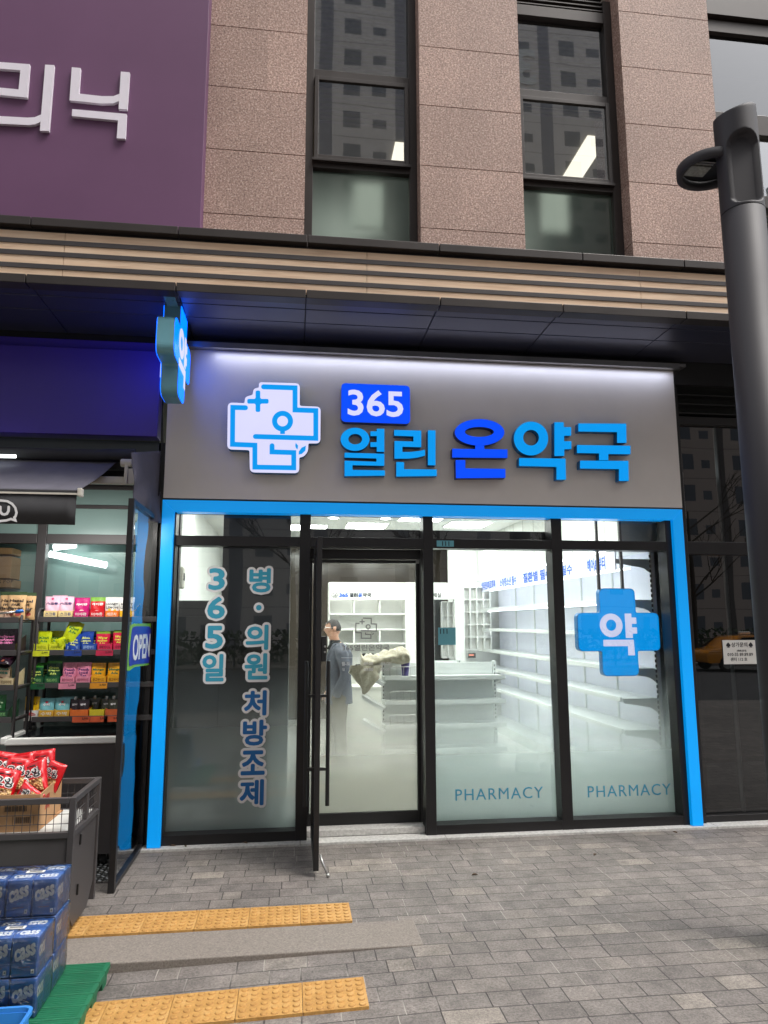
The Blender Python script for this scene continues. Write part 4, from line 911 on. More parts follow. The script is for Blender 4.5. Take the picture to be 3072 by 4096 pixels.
# wall shelving along the right wall
HX, BKX = 3.26, 3.64
Xh = lambda u, v: Px(u, v, HX)
h0 = Xh(*(1650+693*.3918, 2000+825*.3918)); hb = Xh(*(1650+693*.3918, 2000+945*.3918)).z; yn = .47; yf_ = h0.y
RS = thing('wall_shelving', (3.5, 3, FZ), 'long white wall shelving with blue printed headers along the right wall', 'wall shelving')
M['header_lit'] = mat('backlit header acrylic', S(226, 228, 240), .4, 0, .02, emit=.05, ecol=(.85, .88, 1))
M['panel_glow'] = mat('white perforated back panel', S(224, 226, 236), .5, 0, .02)
MB().box(BKX, BKX+.03, yn, 6.0, FZ, 2.75).build('back_panel', M['panel_glow'], RS)
MB().box(HX+.03, 3.9, yn, 6.08, 2.62, CZ).build('bulkhead', M['room_white'], RS)
mb = MB()
for k in range(12): mb.box(HX+.0285, HX+.031, yn+.45*k+.3, yn+.45*k+.306, 2.62, CZ-.01)
mb.build('seams', M['frame_grey'], RS)
M['led_soft'] = emitmat('lit shelf led strip', (.93, .95, 1), 9.0)
MB().box(HX+.012, HX+.03, yn, 6.0, h0.z+.012, h0.z+.03).build('led_strip', M['led_soft'], RS)
MB().box(HX+.14, HX+.17, yn+.05, 6.0, hb+.02, hb+.035).build('led_strip', M['led_soft'], RS)
MB().box(HX, BKX, yn, 6.0, h0.z-.002, h0.z+.011).build('canopy_board', M['white_metal'], RS)
cuts_ = [yf_]+[Px(u, v, HX).y for u, v in ((1650+875*.3918, 2310), (1650+1092*.3918, 2285), (2318, 2236))]
cuts_.append((cuts_[-1]+yn)/2+.12); cuts_.append(yn)
# cut at the fourth board where the label is half hidden by the mullion
names = ['비타민/피로회복', '소아/청소년 필수', '질환별 필수', '헤어&뷰티', '']
cuts_ = [yf_, cuts_[1], cuts_[2], cuts_[3], yn]; names = ['비타민/피로회복', '소아/청소년 필수', '질환별 필수', '헤어&뷰티']
extra = [(Px(2243+15, 2200, HX).y)]
for k, nm in enumerate(names):
    ya, yb = cuts_[k], cuts_[k+1]; hd = MB().box(HX-.012, HX, yb+.006, ya-.006, hb, h0.z-.004).build('header_board', M['header_lit'], RS)
    mb = MB(); L = ya-yb; kk = .78 if k < 2 else .5
    text(mb, nm, V((HX-.0125, (ya+yb)/2-(.0 if k != 2 else -.35), (hb+h0.z)/2)), -YF, ZU, min(L*kk, 1.3), .14, .002, 0, bold=.03)
    if k == 2:
        p = Px(2270, 2280, HX); text(mb, '필수', V((HX-.0125, p.y, (hb+h0.z)/2)), -YF, ZU, .36, .125, .002, 0, bold=.03)
    mb.build('header_lettering', M['ink_blue'], hd)
u2 = lambda y: 2000+y*.42194
szs = [Px(2570, v, HX).z for v in (2392, 2535, 2686, 2813, 2945)]
for z in szs: MB().box(HX+.1, HX+.13, yn+.05, 5.98, z-.036, z-.0285).build('led_strip', M['led_soft'], RS)
for z in szs: MB().box(HX, BKX-.001, yn+.03, 6.0, z-.028, z).box(HX-.02, HX-.0005, yn+.03, 6.0, z-.034, z+.014).build('shelf', M['white_metal'], RS, .003)
for z in szs+[hb+.12]:
    mb = MB()
    for y in (yn+.012,): mb.prism([rnd_poly([(HX, z), (BKX-.001, z), (BKX-.001, z-.16), (BKX-.08, z-.09), (HX, z-.045)], [0, 0, 0, .12, .02], 6)], V((0, y, 0)), XR, ZU, 0, -.012)
    mb.build('bracket', M['white_metal'], RS)
for y in (yn, yn+.9, yn+1.8, yn+2.7, yn+3.6, yn+4.5):
    MB().box(BKX-.02, BKX-.0005, y, y+.02, FZ, 2.6).build('post', M['white_metal'], RS)
mb = MB(); z = .4
while z < 2.5: mb.box(BKX-.03, BKX-.012, yn-.002, yn-.0005, z, z+.03); z += .05
mb.build('post_slots', M['charcoal'], RS)
MB().box(HX+.02, BKX, yn+.03, 6.0, FZ, FZ+.14).build('plinth', M['white_metal'], RS)
# hanging lit cross in the right window
CYW = .30; cs = lambda x, y: Py(2200+x*.42194, 2000+y*.42194, CYW)
p, q, r_, s_ = cs(262, 1250), cs(1042, 1250), cs(640, 843), cs(660, 1665); cc = V(((p.x+q.x)/2, CYW, (r_.z+s_.z)/2)); RR = (q.x-p.x)/2; hh = (cs(838, 1550).x-cs(495, 1550).x)/2
WS = thing('window_cross_sign', (cc.x, CYW+.05, cc.z+RR), 'lit blue cross sign hanging in the rightmost window', 'cross sign')
pp = plus_poly(RR, hh, .055); mb = MB(); mb.prism([pp], V((cc.x, CYW+.003, cc.z)), XR, ZU, 0, -.075); mb.build('case', M['blue_side'], WS)
mb = MB(); mb.prism([[(x*.985, y*.985) for x, y in pp]], V((cc.x, CYW, cc.z)), XR, ZU, 0, -.0028); fo = mb.build('lit_face', M['blue_lit'], WS)
mb = MB(); p, q = cs(483, 1422), cs(815, 1076); k_ = (q.x-p.x)/.945
for g in yak2d(k_): mb.prism(g, V((p.x+.49*k_, CYW, q.z-.385*k_)), XR, ZU, .003, .0006)
mb.build('letter', M['white_lit'], fo)
for ux in (478, 702): x_ = cs(ux, 830).x; MB().box(x_-.012, x_+.012, CYW+.02, CYW+.05, cc.z+RR-.01, 2.86).build('hanging_rod', M['frame_grey'], WS)
# ------------------------------------------------------------------ the man in the grey blazer
def skin_mesh(name, nodes, edges, mats, parent, sub=2, root=0):
    me = bpy.data.meshes.new(name); me.from_pydata([n[0] for n in nodes], edges, []); o = bpy.data.objects.new(name, me); COL.objects.link(o)
    o.modifiers.new('skin', 'SKIN'); 
    for i, n in enumerate(nodes):
        s_ = me.skin_vertices[0].data[i]; s_.radius = n[1] if isinstance(n[1], tuple) else (n[1], n[1]); s_.use_root = (i == root)
    sb_ = o.modifiers.new('sub', 'SUBSURF'); sb_.levels = sub; sb_.render_levels = sub
    bpy.context.view_layer.update(); nm = bpy.data.meshes.new_from_object(o.evaluated_get(bpy.context.evaluated_depsgraph_get())); bpy.data.objects.remove(o)
    nm.materials.clear()
    for m in mats: nm.materials.append(m)
    nm.shade_smooth(); nm.name = name
    return link(name, nm, parent)
def person():
    y0 = 2.75; x0 = Py(1316, 2600, y0).x; P = thing('person', (x0+.06, y0, FZ), 'man in a grey blazer and khaki trousers standing half hidden behind the door edge', 'person')
    skin = mat('skin', S(196, 150, 126), .5, 0, .05, 12); hair = mat('greying black hair', S(48, 45, 44), .6, 0, .2, 30); blz = mat('grey woven blazer', S(84, 88, 98), .85, 0, .1, 30, .3, 300); trs = mat('khaki trousers', S(92, 87, 76), .85, 0, .08, 10); shoe = mat('dark shoes', S(40, 38, 38), .4); shirt = mat('black shirt', S(30, 32, 34), .8)
    bx = x0+.10; k = 1.0; H0 = FZ
    def p(dx, dy, z): return (bx+dx, y0+dy, H0+z)
    # he faces left (-x); left/right legs lie front/back in y
    n = [(p(.02, 0, .92), .13), (p(.02, 0, 1.12), (.14, .13)), (p(.03, 0, 1.33), (.15, .13)), (p(.0, 0, 1.44), .075), (p(-.03, 0, 1.50), .058), (p(-.05, 0, 1.58), .075), (p(-.055, 0, 1.66), .085),
         (p(.03, -.2, 1.38), .06), (p(.08, -.24, 1.1), .045), (p(-.01, -.22, .9), .034), (p(-.02, -.15, .82), .03),
         (p(.03, .2, 1.38), .06), (p(.04, .24, 1.1), .045), (p(-.08, .2, .9), .034), (p(-.12, .19, .83), .03),
         (p(.02, -.1, .82), .095), (p(.03, -.11, .47), .06), (p(.06, -.11, .1), .042), (p(-.1, -.12, .04), .035),
         (p(.0, .1, .82), .095), (p(-.02, .11, .47), .06), (p(-.02, .11, .1), .042), (p(-.18, .12, .04), .035)]
    e = [(0, 1), (1, 2), (2, 3), (3, 4), (4, 5), (5, 6), (2, 7), (7, 8), (8, 9), (9, 10), (2, 11), (11, 12), (12, 13), (13, 14), (0, 15), (15, 16), (16, 17), (17, 18), (0, 19), (19, 20), (20, 21), (21, 22)]
    for hb_, base in ((10, p(-.02, -.12, .82)), (14, p(-.12, .19, .83))):   # fingers and thumb
        for i, (dy, ln) in enumerate(((-.026, .055), (-.009, .068), (.009, .064), (.026, .05))):
            a = len(n); n.append(((base[0]-.012, base[1]+dy, base[2]-.05), .0095)); n.append(((base[0]-.006, base[1]+dy, base[2]-.05-ln), .0075)); e += [(hb_, a), (a, a+1)]
        a = len(n); n.append(((base[0]-.04, base[1]-.01, base[2]-.03), .010)); n.append(((base[0]-.05, base[1]-.008, base[2]-.075), .008)); e += [(hb_, a), (a, a+1)]
    skin_mesh('body', n, e, [skin], P)
    hx, hz = bx-.055, H0+1.655
    # head: shaped over the neck
    mb = MB(); nu, nv = 28, 20
    for i in range(nv+1):
        t = PI*i/nv; zz = math.cos(t)
        for j in range(nu):
            a = 2*PI*j/nu; r = math.sin(t); X_, Y_ = r*math.cos(a), r*math.sin(a)
            fx = .098*X_; fy = .078*Y_*(1-.22*max(0, -zz)); fz = .118*zz
            if X_ < -.2 and zz < .2: fx *= 1-.12*max(0, -zz)
            if X_ < -.75 and abs(Y_) < .32 and -.35 < zz < .1: fx -= .022*(1-abs(Y_)/.32)*(1-abs(zz+.14)/.26)     # nose
            if X_ < -.55 and .02 < zz < .3 and .2 < abs(Y_) < .6: fx += .010                                      # eye sockets
            if X_ < -.6 and abs(Y_) < .4 and -.58 < zz < -.42: fx -= .006                                         # lips
            if X_ < -.5 and zz < -.7: fx -= .01                                                                    # chin
            mb.v.append((hx+fx, y0+fy, hz+fz))
    for i in range(nv):
        for j in range(nu): mb.f.append((i*nu+j, i*nu+(j+1) % nu, (i+1)*nu+(j+1) % nu, (i+1)*nu+j)); mb.m.append(0)
    for s_ in (-1, 1):
        mb.loft([(hx+.014, y0+s_*.079, hz-.035, .012, .008), (hx+.018, y0+s_*.083, hz, .022, .011), (hx+.02, y0+s_*.082, hz+.028, .018, .009)], 12)
        mb.cyl((hx-.082, y0+s_*.033, hz+.012), (hx-.089, y0+s_*.033, hz+.012), .012, 10)
    mb.build('head', skin, P, 0, True)
    mb = MB(); 
    for i in range(9):
        t = (PI*.58)*i/8; zz = math.cos(t)
        for j in range(28):
            a = 2*PI*j/28; X_ = math.sin(t)*math.cos(a); Y_ = math.sin(t)*math.sin(a); lim = max(zz, .52+.1*math.sin(a*5) if X_ < -.3 else (-.05 if X_ < .25 else -.62))
            mb.v.append((hx+.006+.101*X_, y0+.081*Y_, hz+.004+.121*lim))
    for i in range(8):
        for j in range(28): mb.f.append((i*28+j, i*28+(j+1) % 28, (i+1)*28+(j+1) % 28, (i+1)*28+j)); mb.m.append(0)
    mb.build('hair', hair, P, 0, True)
    mb = MB()
    for s_ in (-1, 1):
        rg_ = [(hx-.095, y0+s_*.034+.022*math.cos(2*PI*q/14), hz+.012+.018*math.sin(2*PI*q/14)) for q in range(15)]; mb.tube(rg_, .0025, 5, 0, False)
        mb.tube([(hx-.093, y0+s_*.056, hz+.016), (hx-.04, y0+s_*.08, hz+.016), (hx+.02, y0+s_*.085, hz+.01)], .0025, 5)
    mb.build('glasses', M['steel'], P)
    # blazer: torso shell with skirt, sleeves, lapel
    def sect(z, cx, rx, ry): return (bx+cx, y0, H0+z, rx, ry)
    mb = MB(); mb.loft([sect(.74, .03, .172, .205), sect(.78, .03, .17, .205), sect(.9, .03, .165, .20), sect(1.05, .025, .155, .19), sect(1.2, .03, .165, .2), sect(1.32, .035, .165, .215), sect(1.4, .03, .14, .205), sect(1.45, .015, .1, .14), sect(1.48, .0, .075, .085)], 28, 0, False)
    mb.tube([p(.03, -.17, 1.40), p(.05, -.235, 1.33), p(.09, -.26, 1.15), p(.08, -.26, 1.06), p(.01, -.245, .93), p(-.01, -.2, .85)], [.075, .08, .066, .062, .056, .052], 16)
    mb.tube([p(.03, .17, 1.40), p(.04, .235, 1.33), p(.05, .26, 1.12), p(-.06, .22, .95), p(-.09, .2, .88)], [.075, .08, .064, .056, .05], 16)
    mb.build('blazer', blz, P, 0, True)
    mb = MB(); mb.prism([[(-.148, 1.02), (-.132, 1.3), (-.085, 1.42), (-.02, 1.475), (.0, 1.44), (-.07, 1.37), (-.10, 1.28)]], V((bx, y0-.11, H0)), XR, ZU, .012, 0); mb.build('lapel', blz, P, .003)
    mb = MB().loft([sect(1.40, -.02, .115, .12), sect(1.46, -.015, .085, .085), sect(1.515, -.03, .066, .066)], 20); mb.build('shirt_collar', shirt, P, 0, True)
    mb = MB()
    mb.tube([p(.02, -.06, .9), p(.025, -.1, .8), p(.03, -.11, .5), p(.055, -.11, .14), p(.055, -.11, .075)], [.125, .118, .085, .075, .078], 18)
    mb.tube([p(.02, .06, .9), p(.0, .1, .8), p(-.02, .11, .5), p(-.015, .11, .14), p(-.015, .11, .075)], [.125, .118, .085, .075, .078], 18)
    mb.build('trousers', trs, P, 0, True)
    for dx, dy in ((.03, -.11), (-.04, .11)):
        mb = MB().loft([(bx+dx-.03, y0+dy, H0+.001, .135, .052), (bx+dx-.03, y0+dy, H0+.03, .135, .052), (bx+dx-.01, y0+dy, H0+.065, .11, .045), (bx+dx+.02, y0+dy, H0+.09, .05, .04)], 20); mb.build('shoe', shoe, P, 0, True)
person()
# ------------------------------------------------------------------ convenience store bay at the left
ZL = lambda x, y, d: Py(x*.42194, 1800+y*.42194, d)
ZM = lambda x, y, d: Py(x*.42194, 2300+y*.42194, d)
ZA = lambda x, y, d: Py(x*.294, 2950+y*.294, d)
WSY = .42
M['teal_glass'] = mat('teal grey film on glass', S(150, 178, 174), .18, 0, .05, 1.2)
ST = thing('store_window', (-2, WSY, 0), 'convenience store window of teal film glass in wide charcoal frames', 'window')
xm0, xm1 = ZL(365, 800, WSY).x, ZL(452, 800, WSY).x; zz = [ZL(1000, v, WSY).z for v in (895, 805, 560, 525, 380, 345)]
def fbox(nm, x0, x1, z0, z1, d=0): return MB().box(x0, x1, WSY-.03-d, WSY+.06, z0, z1).build(nm, M['frame_grey'], ST, .004)
fbox('mullion', xm0, xm1, .02, zz[5]); fbox('jamb', -1.44, -1.24, .02, zz[5], .002)
for a_, b_ in ((-6, xm0-.001), (xm1+.001, -1.441)):
    fbox('transom', a_, b_, zz[0], zz[1]); fbox('rail', a_, b_, zz[2], zz[3], -.01); fbox('head', a_, b_, zz[4], zz[5])
    MB().quad((a_, WSY, .02), (b_, WSY, .02), (b_, WSY, zz[0]), (a_, WSY, zz[0])).build('window_pane', glassmat('store window glass', (.9, .95, .94), 1.0) if a_ < -3 else bpy.data.materials['store window glass'], ST)
    for p_, q_ in ((zz[1], zz[2]), (zz[3], zz[4])): MB().quad((a_, WSY, p_), (b_, WSY, p_), (b_, WSY, q_), (a_, WSY, q_)).build('window_pane', M['teal_glass'], ST)
MB().box(-6, -1.24, WSY+.3, WSY+.32, .02, 3.5).build('backing_panel', M['teal_glass'], ST)
struct('store_wall', MB().box(-6, -1.205, .1, WSY+.3, zz[5], 3.47).box(-1.24, -1.17, .1, WSY+.3, 0, 3.47), M['black_steel'])
for k, (u0, v0, u1, v1) in enumerate(((470, 985, 1010, 1092), (510, 925, 720, 898))):
    a_, b_ = ZL(u0, v0, WSY+.12), ZL(u1, v1, WSY+.12); t = MB().tube([a_, b_], .03, 12).build('tube_light', M['led_tube'] if 'led_tube' in M else M.setdefault('led_tube', emitmat('lit tube lamp', (.9, 1, .98), 5.0)))
    tag(t, 'slanted white tube standing in for a lamp reflected in the store window' if k == 0 else 'short tube standing in for a reflected lamp under the store transom', 'tube light')  # glowing tubes behind the pane replace the reflection of awning lamps
# upper band, cassette, awning
MB().box(-6, -1.22, .06, .099, zz[5]+.25, 3.47).build('fascia_band', mat('dark teal band', S(52, 64, 70), .3), ST)
M['cloth_side'] = mat('slate canvas cover', S(78, 76, 88), .85, 0, .1, 6, .3, 400)
AW = thing('awning', (-2.5, 0, 3.1), 'charcoal retractable awning with a printed valance over the snack racks', 'awning')
xr, yb = ZL(740, 400, -.8).x, -.8; zb_, zt_ = ZL(740, 385, -.8).z, ZL(1115, 105, -.04).z; xt = ZL(1115, 105, -.04).x
mb = MB(); n_ = 20; vs = []
for i in range(n_+1):
    f = i/n_; y = -.04+(yb+.04)*f; z = zt_+(zb_-zt_)*f-.02*math.sin(PI*f)
    for x, xx in ((-6, -6), (xt+(xr-xt)*f, 0)): vs.append((x, y, z))
mb.v = vs; 
for i in range(n_): mb.f.append((2*i, 2*i+1, 2*i+3, 2*i+2)); mb.m.append(0)
o = mb.build('canvas', M['cloth_grey'], AW, 0, True); sd_ = o.modifiers.new('solid', 'SOLIDIFY'); sd_.thickness = .004
zba, zbb = ZL(740, 430, yb).z, ZL(740, 385, yb).z
MB().box(-6, xr, yb-.02, yb+.03, zba, zbb).build('front_bar', M['cloth_dark'], AW, .008); MB().box(-6, xr, yb-.026, yb-.0205, zba+.0, zba+.014).build('bar_strip', M['ivory'], AW)
p, q = ZL(738, 442, yb), ZL(785, 366, yb); MB().box(xr+.001, q.x, yb-.03, yb+.035, p.z, q.z).build('end_cap', M['ivory'], AW, .006)
zv0 = ZL(715, 712, yb).z; xv = ZL(718, 700, yb).x; mb = MB(); nx_ = 60
for i in range(nx_+1):
    x = -6+(xr-.005+6)*i/nx_ if i < nx_ else xr-.005
    for z in (zba-.002, zv0): mb.v.append((x if z > zv0 else min(x, xv), yb-.012+.006*math.sin(x*7)*(1 if z == zv0 else .2), z))
for i in range(nx_): mb.f.append((2*i, 2*i+2, 2*i+3, 2*i+1)); mb.m.append(0)
vo = mb.build('valance', M['cloth_dark'], AW, 0, True); md = vo.modifiers.new('solid', 'SOLIDIFY'); md.thickness = .004
mb = MB()
def vfl(pts): return [(lambda w_: (w_.x, w_.z))(ZL(a_, b_, yb-.022)) for a_, b_ in pts]
bub = [(-30,478),(20,480),(70,486),(115,510),(145,548),(157,595),(148,628),(136,640),(146,668),(104,654),(60,668),(0,674),(-40,676)]
mb.prism([vfl(stroke(bub, 22))], V((0, yb-.022, 0)), XR, ZU, .002, 0); mb.prism([vfl(stroke([(3,540),(4,580),(18,606),(42,612),(66,604),(80,580),(83,540)], 24))], V((0, yb-.022, 0)), XR, ZU, .002, 0)
mb.build('printed_logo', M['vinyl_white'], vo)
ca, cb = ZL(0, 25, -.1), ZL(1245, 40, -.1)
mb = MB(); mb.tube([(-6, -.1, ca.z), (cb.x-.3, -.1, ca.z), (cb.x+.03, -.1, cb.z)], .05, 16); mb.box(-6, cb.x, -.03, .05, cb.z-.12, cb.z-.01); mb.build('cassette_cover', M['cloth_dark'], AW, 0, True)
a_ = ZL(820, 322, -.12); b_ = ZL(1270, 262, -.12); MB().box(a_.x-.4, b_.x, -.16, -.1, a_.z, b_.z).build('folded_arm', M['ivory'], AW, .01)
p, q = ZL(1150, 170, -.15), ZL(1260, 110, -.15); mb = MB(); mb.cyl((p.x, -.17, p.z+.04), (q.x, -.17, p.z+.04), .035, 14); mb.bar(ZL(1205, 110, -.18), ZL(1190, 320, -.18), .035, .03); mb.bar(ZL(1250, 180, -.16), ZL(1255, 325, -.16), .05, .06); mb.build('arm_bracket', M['ivory'], AW, .006)
TL, TR, BR, BL = ZL(1245, 25, -.55), ZL(1535, 8, .02), ZL(1522, 690, .02), ZL(1283, 545, -.55); mb = MB(); nn = 24
for i in range(nn+1):
    for j in range(nn+1):
        f, g = i/nn, j/nn; c = (TL*(1-f)+TR*f)*(1-g)+(BL*(1-f)+BR*f)*g; c += V((.016, -.01, 0))*math.sin(f*9+g*5)*g+V((.02, -.03, 0))*noise.noise(V((f*4, g*3, 0)))*(.3+g)
        if g > .95: c.z += .02*math.sin(f*6)
        mb.v.append(tuple(c))
for i in range(nn):
    for j in range(nn): mb.f.append((i*(nn+1)+j, i*(nn+1)+j+1, (i+1)*(nn+1)+j+1, (i+1)*(nn+1)+j)); mb.m.append(0)
o = mb.build('side_cover', M['cloth_side'], AW, 0, True); sd_ = o.modifiers.new('solid', 'SOLIDIFY'); sd_.thickness = .004
a_ = ZL(0, 60, -.25); b_ = ZL(150, 60, -.25); t = MB().tube([(a_.x-.3, -.25, a_.z), (b_.x, -.25, b_.z)], .014, 10).build('tube_light', M['led_tube']); tag(t, 'thin lit tube lamp under the awning cassette', 'tube light')
def area(nm, loc, rot, sx, sy, e, c=(1, 1, 1)):
    l = bpy.data.lights.new(nm, 'AREA'); l.shape = 'RECTANGLE'; l.size = sx; l.size_y = sy; l.energy = e; l.color = c
    o = bpy.data.objects.new(nm, l); COL.objects.link(o); o.location = loc; o.rotation_euler = rot; return o
area('awning_tube_light', (-1.75, -.55, 2.70), (math.radians(28), 0, 0), 1.0, .06, 9, (1, .97, .92))
# wind screen
WX = -1.215; WSC = thing('wind_screen', (WX, -.4, 0), 'black framed glass wind screen standing between the two shops', 'glass screen')
wt = 2.78
MB().box(WX-.022, WX+.022, -.925, -.875, .0, wt).build('post', M['black_alu'], WSC, .002); MB().box(WX-.02, WX+.02, .05, .098, .0, wt).build('post', M['black_alu'], WSC, .002)
MB().box(WX-.02, WX+.02, -.874, .049, .012, .045).build('bottom_rail', M['black_alu'], WSC, .002); MB().box(WX-.02, WX+.02, -.874, .049, wt-.04, wt).build('top_rail', M['black_alu'], WSC, .002)
MB().quad((WX, -.874, .045), (WX, .049, .045), (WX, .049, wt-.04), (WX, -.874, wt-.04)).build('glass_sheet', glassmat('wind screen glass', (.9, .92, .9), .62, wavy=1), WSC)
def onx(pts, x=WX+.003): return [(lambda w_: (w_.y, w_.z))(Px(a_*.42194, 2300+b_*.42194, x)) for a_, b_ in pts]
OP = thing('open_sticker', (WX+.003, -.35, 1.65), 'blue and green OPEN sticker on the glass wind screen', 'sticker')
M['lime'] = mat('lime green print', S(120, 178, 40), .4, 0, .02); M['sticker_navy'] = mat('navy print', S(46, 54, 160), .4, 0, .02)
mb = MB(); mb.prism([onx([(1240,478),(1275,460),(1425,460),(1452,500),(1450,800),(1432,850),(1275,872),(1225,908),(1200,908),(1206,870),(1205,780)])], V((WX+.003, 0, 0)), YF, ZU, .001, -.001); bo = mb.build('backing', M['lime'], OP)
mb = MB(); mb.prism([rnd_poly(onx([(1250,500),(1280,486),(1415,488),(1435,520),(1436,790),(1420,832),(1262,850),(1222,870),(1217,790)]), .03)], V((WX+.003, 0, 0)), YF, ZU, .003, .0015); mb.build('speech_bubble', M['sticker_navy'], OP)
a_, b_ = onx([(1240, 830), (1428, 560)]); mb = MB(); cy_, czz = (a_[0]+b_[0])/2, (onx([(1330, 680)])[0][1]); text(mb, 'OPEN', V((WX+.003, cy_, czz)), YF, ZU, abs(b_[0]-a_[0])*.92, .2, .005, .0035, bold=.02); mb.build('lettering', M['white_plain'], OP)
# freezer
fz0 = ZM(35, 1620, -.42); fz1 = ZM(1100, 1530, -.42); FR = thing('chest_freezer', (-1.8, -.2, 0), 'dark chest freezer with a white rim below the snack rack', 'freezer')
xl_, xr_ = fz0.x, -1.30
MB().box(xl_+.01, xr_, -.405, .3, .11, fz0.z-.001).build('body', M['frame_grey'], FR, .006)
mb = MB(); zr0, zr1 = fz0.z, fz1.z-.0; mb.prism([[(xl_, zr0), (xr_+.005, zr0), (xr_+.005, zr1), (xl_+.03, zr1), (xl_, zr1-.03)]], V((0, -.42, 0)), XR, ZU, 0, -.05); mb.prism([[(-.369, zr0), (.3, zr0), (.3, zr1), (-.369, zr1)]], V((xl_, 0, 0)), YF, ZU, 0, -.05); mb.build('rim', M['white_plain'], FR, .008)
MB().box(xl_+.052, xr_-.01, -.368, .29, zr1-.02, zr1-.006).build('lid_glass', mat('black lid glass', S(24, 26, 28), .08), FR)
for x in (xl_+.15, xr_-.12):
    w_ = MB().cyl((x-.018, -.3, .06), (x+.018, -.3, .06), .05, 16).build('wheel', M['rubber'], FR, .006); MB().bar((x, -.3, .06), (x, -.3, .112), .05, .01, up=YF).build('fork', M['steel'], w_)
def tread():
    mb = MB().box(-1.62, -1.24, -.70, -.2, .004, .011); o = mb.build('tread_plate', M['steel'])
    b = MB()
    for i in range(9):
        for j in range(11):
            x, y = -1.6+.042*i, -.68+.045*j; d = V((.012, .008 if (i+j) % 2 else -.008, 0)); b.bar(V((x, y, .0125))-d, V((x, y, .0125))+d, .005, .003)
    b.build('tread_ribs', M['steel'], o); tag(o, 'silver diamond tread plate on the ground under the freezer', 'tread plate')
tread()
# snack racks
def rack(x0, x1, y, zs, top, foot, lab, dep=.3):
    t = thing('snack_rack', ((x0+x1)/2, y, foot), lab, 'display rack')
    for sx, xx in ((0, x0), (1, x1)):
        mb = MB(); mb.tube([(xx, y+.01, foot), (xx, y+.01, top-.05), (xx, y+.03, top-.012), (xx, y+.06, top), (xx, y+dep-.06, top), (xx, y+dep-.02, top-.02), (xx, y+dep, top-.06), (xx, y+dep, foot)], .014, 8)
        for z in zs: mb.bar((xx, y+.01, z-.02), (xx, y+dep, z-.02), .012, .02)
        mb.build('side_frame', M['frame_grey'], t, 0, True)
    for z in zs: MB().box(x0+.012, x1-.012, y-.006, y+dep, z-.045, z-.036).box(x0+.012, x1-.012, y-.012, y-.0061, z-.045, z).build('shelf', M['frame_grey'], t, .003)
    return t
R1Y = .05; r1z = [ZM(750, v, R1Y).z for v in (395, 708, 1018, 1335)]; r1x = ZM(335, 700, R1Y).x
rack(r1x, r1x+1.0, R1Y, r1z, ZM(340, 325, R1Y).z, zr1, 'charcoal four shelf snack rack above the chest freezer')
R2Y = -.26; r2z = [ZM(80, v, R2Y).z for v in (400, 712, 1040, 1345)]; r2x = ZM(176, 700, R2Y).x
rack(r2x-.9, r2x, R2Y, r2z, ZM(190, 330, R2Y).z, ZM(90, 1480, R2Y).z-.25, 'charcoal snack rack cut by the left edge of the photo')
# pouches and display cartons
_mc = {}
def col(rgb, rough=.28, nm='printed foil'):
    k = (rgb, rough)
    if k not in _mc: _mc[k] = mat(f'{nm} {len(_mc)}', S(*rgb), rough, 0, .12, 9, .12, 14)
    return _mc[k]
def pouch_mesh(w, h, body, inkc, words, accent=None, band=None, spout=False):
    """stand-up pouch, base centre at the origin, front towards -y; printed words and pictures sit in the foil"""
    mb = MB(); nx, nz = 12, 16; D = h*.17
    def th(x, z):
        s = max(0, 1-(2*x/w)**4); f = z/h; return D*(s**.6)*(1 if f < .12 else max(.06, (1-((f-.12)/.88)**1.7)))*(.55+.45*min(1, f/.1))*(1+.16*math.sin(x*60+z*35))
    for sgn in (-1, 1):
        b = len(mb.v)
        for i in range(nz+1):
            for j in range(nx+1):
                z = h*i/nz; x = w*(j/nx-.5)*(1-.035*math.sin(PI*min(1, z/h*1.1))); mb.v.append((x, sgn*th(x, z), z))
        for i in range(nz):
            for j in range(nx):
                q = (b+i*(nx+1)+j, b+i*(nx+1)+j+1, b+(i+1)*(nx+1)+j+1, b+(i+1)*(nx+1)+j); f = (i+.5)/nz
                mb.f.append(q if sgn < 0 else q[::-1]); mb.m.append(2 if (band and band[0] < f < band[1]) else 0)
    n = len(words); sz = .15*h if n > 2 else .17*h
    for k, wd in enumerate(words):
        text(mb, wd, V((0, 0, h*(.68-.135*k*(1 if n > 2 else 1.15)))), XR, ZU, min(w*.82, sz*.62*len(wd)*(1.6 if ord(wd[0]) > 1000 else 1)), sz*.72, .0025, .0012, bold=.035, mi=1, res=1, disp=lambda x, y, z0=h*(.68-.135*k): th(x, max(0, y+z0)))
    if accent:
        for (ax, az, ar) in accent:
            b = len(mb.v); m_ = 12
            for q in range(m_): x, z = w*ax+h*ar*math.cos(2*PI*q/m_), h*az+h*ar*.8*math.sin(2*PI*q/m_); mb.v.append((x, -th(x, z)-.002, z))
            mb.f.append(tuple(b+q for q in range(m_))); mb.m.append(3)
    if spout: mb.cyl((0, 0, h-.005), (0, 0, h+.022), .012, 12, 4)
    return mb
_pm = {}
def pouch(kind, x, y, z, label, group=None, rx=0, ry=0, rz=0, s=.94):
    if kind not in _pm:
        w, h, body, ink, words, acc, accc, band, bandc, sp_ = POUCH[kind]
        mb = pouch_mesh(w, h, body, ink, words, acc, band, sp_)
        _pm[kind] = mb.build('snack_pouch', [col(body), col(ink, .5, 'print'), col(bandc or body), col(accc or ink, .4, 'print'), M['white_plain']], None, 0, True)
        o = _pm[kind]
    else: o = _pm[kind].copy(); COL.objects.link(o)
    o.location = (x, y, z); o.rotation_euler = (rx, ry, rz); o.scale = (s, s, s)
    return tag(o, label, 'snack pouch', group)
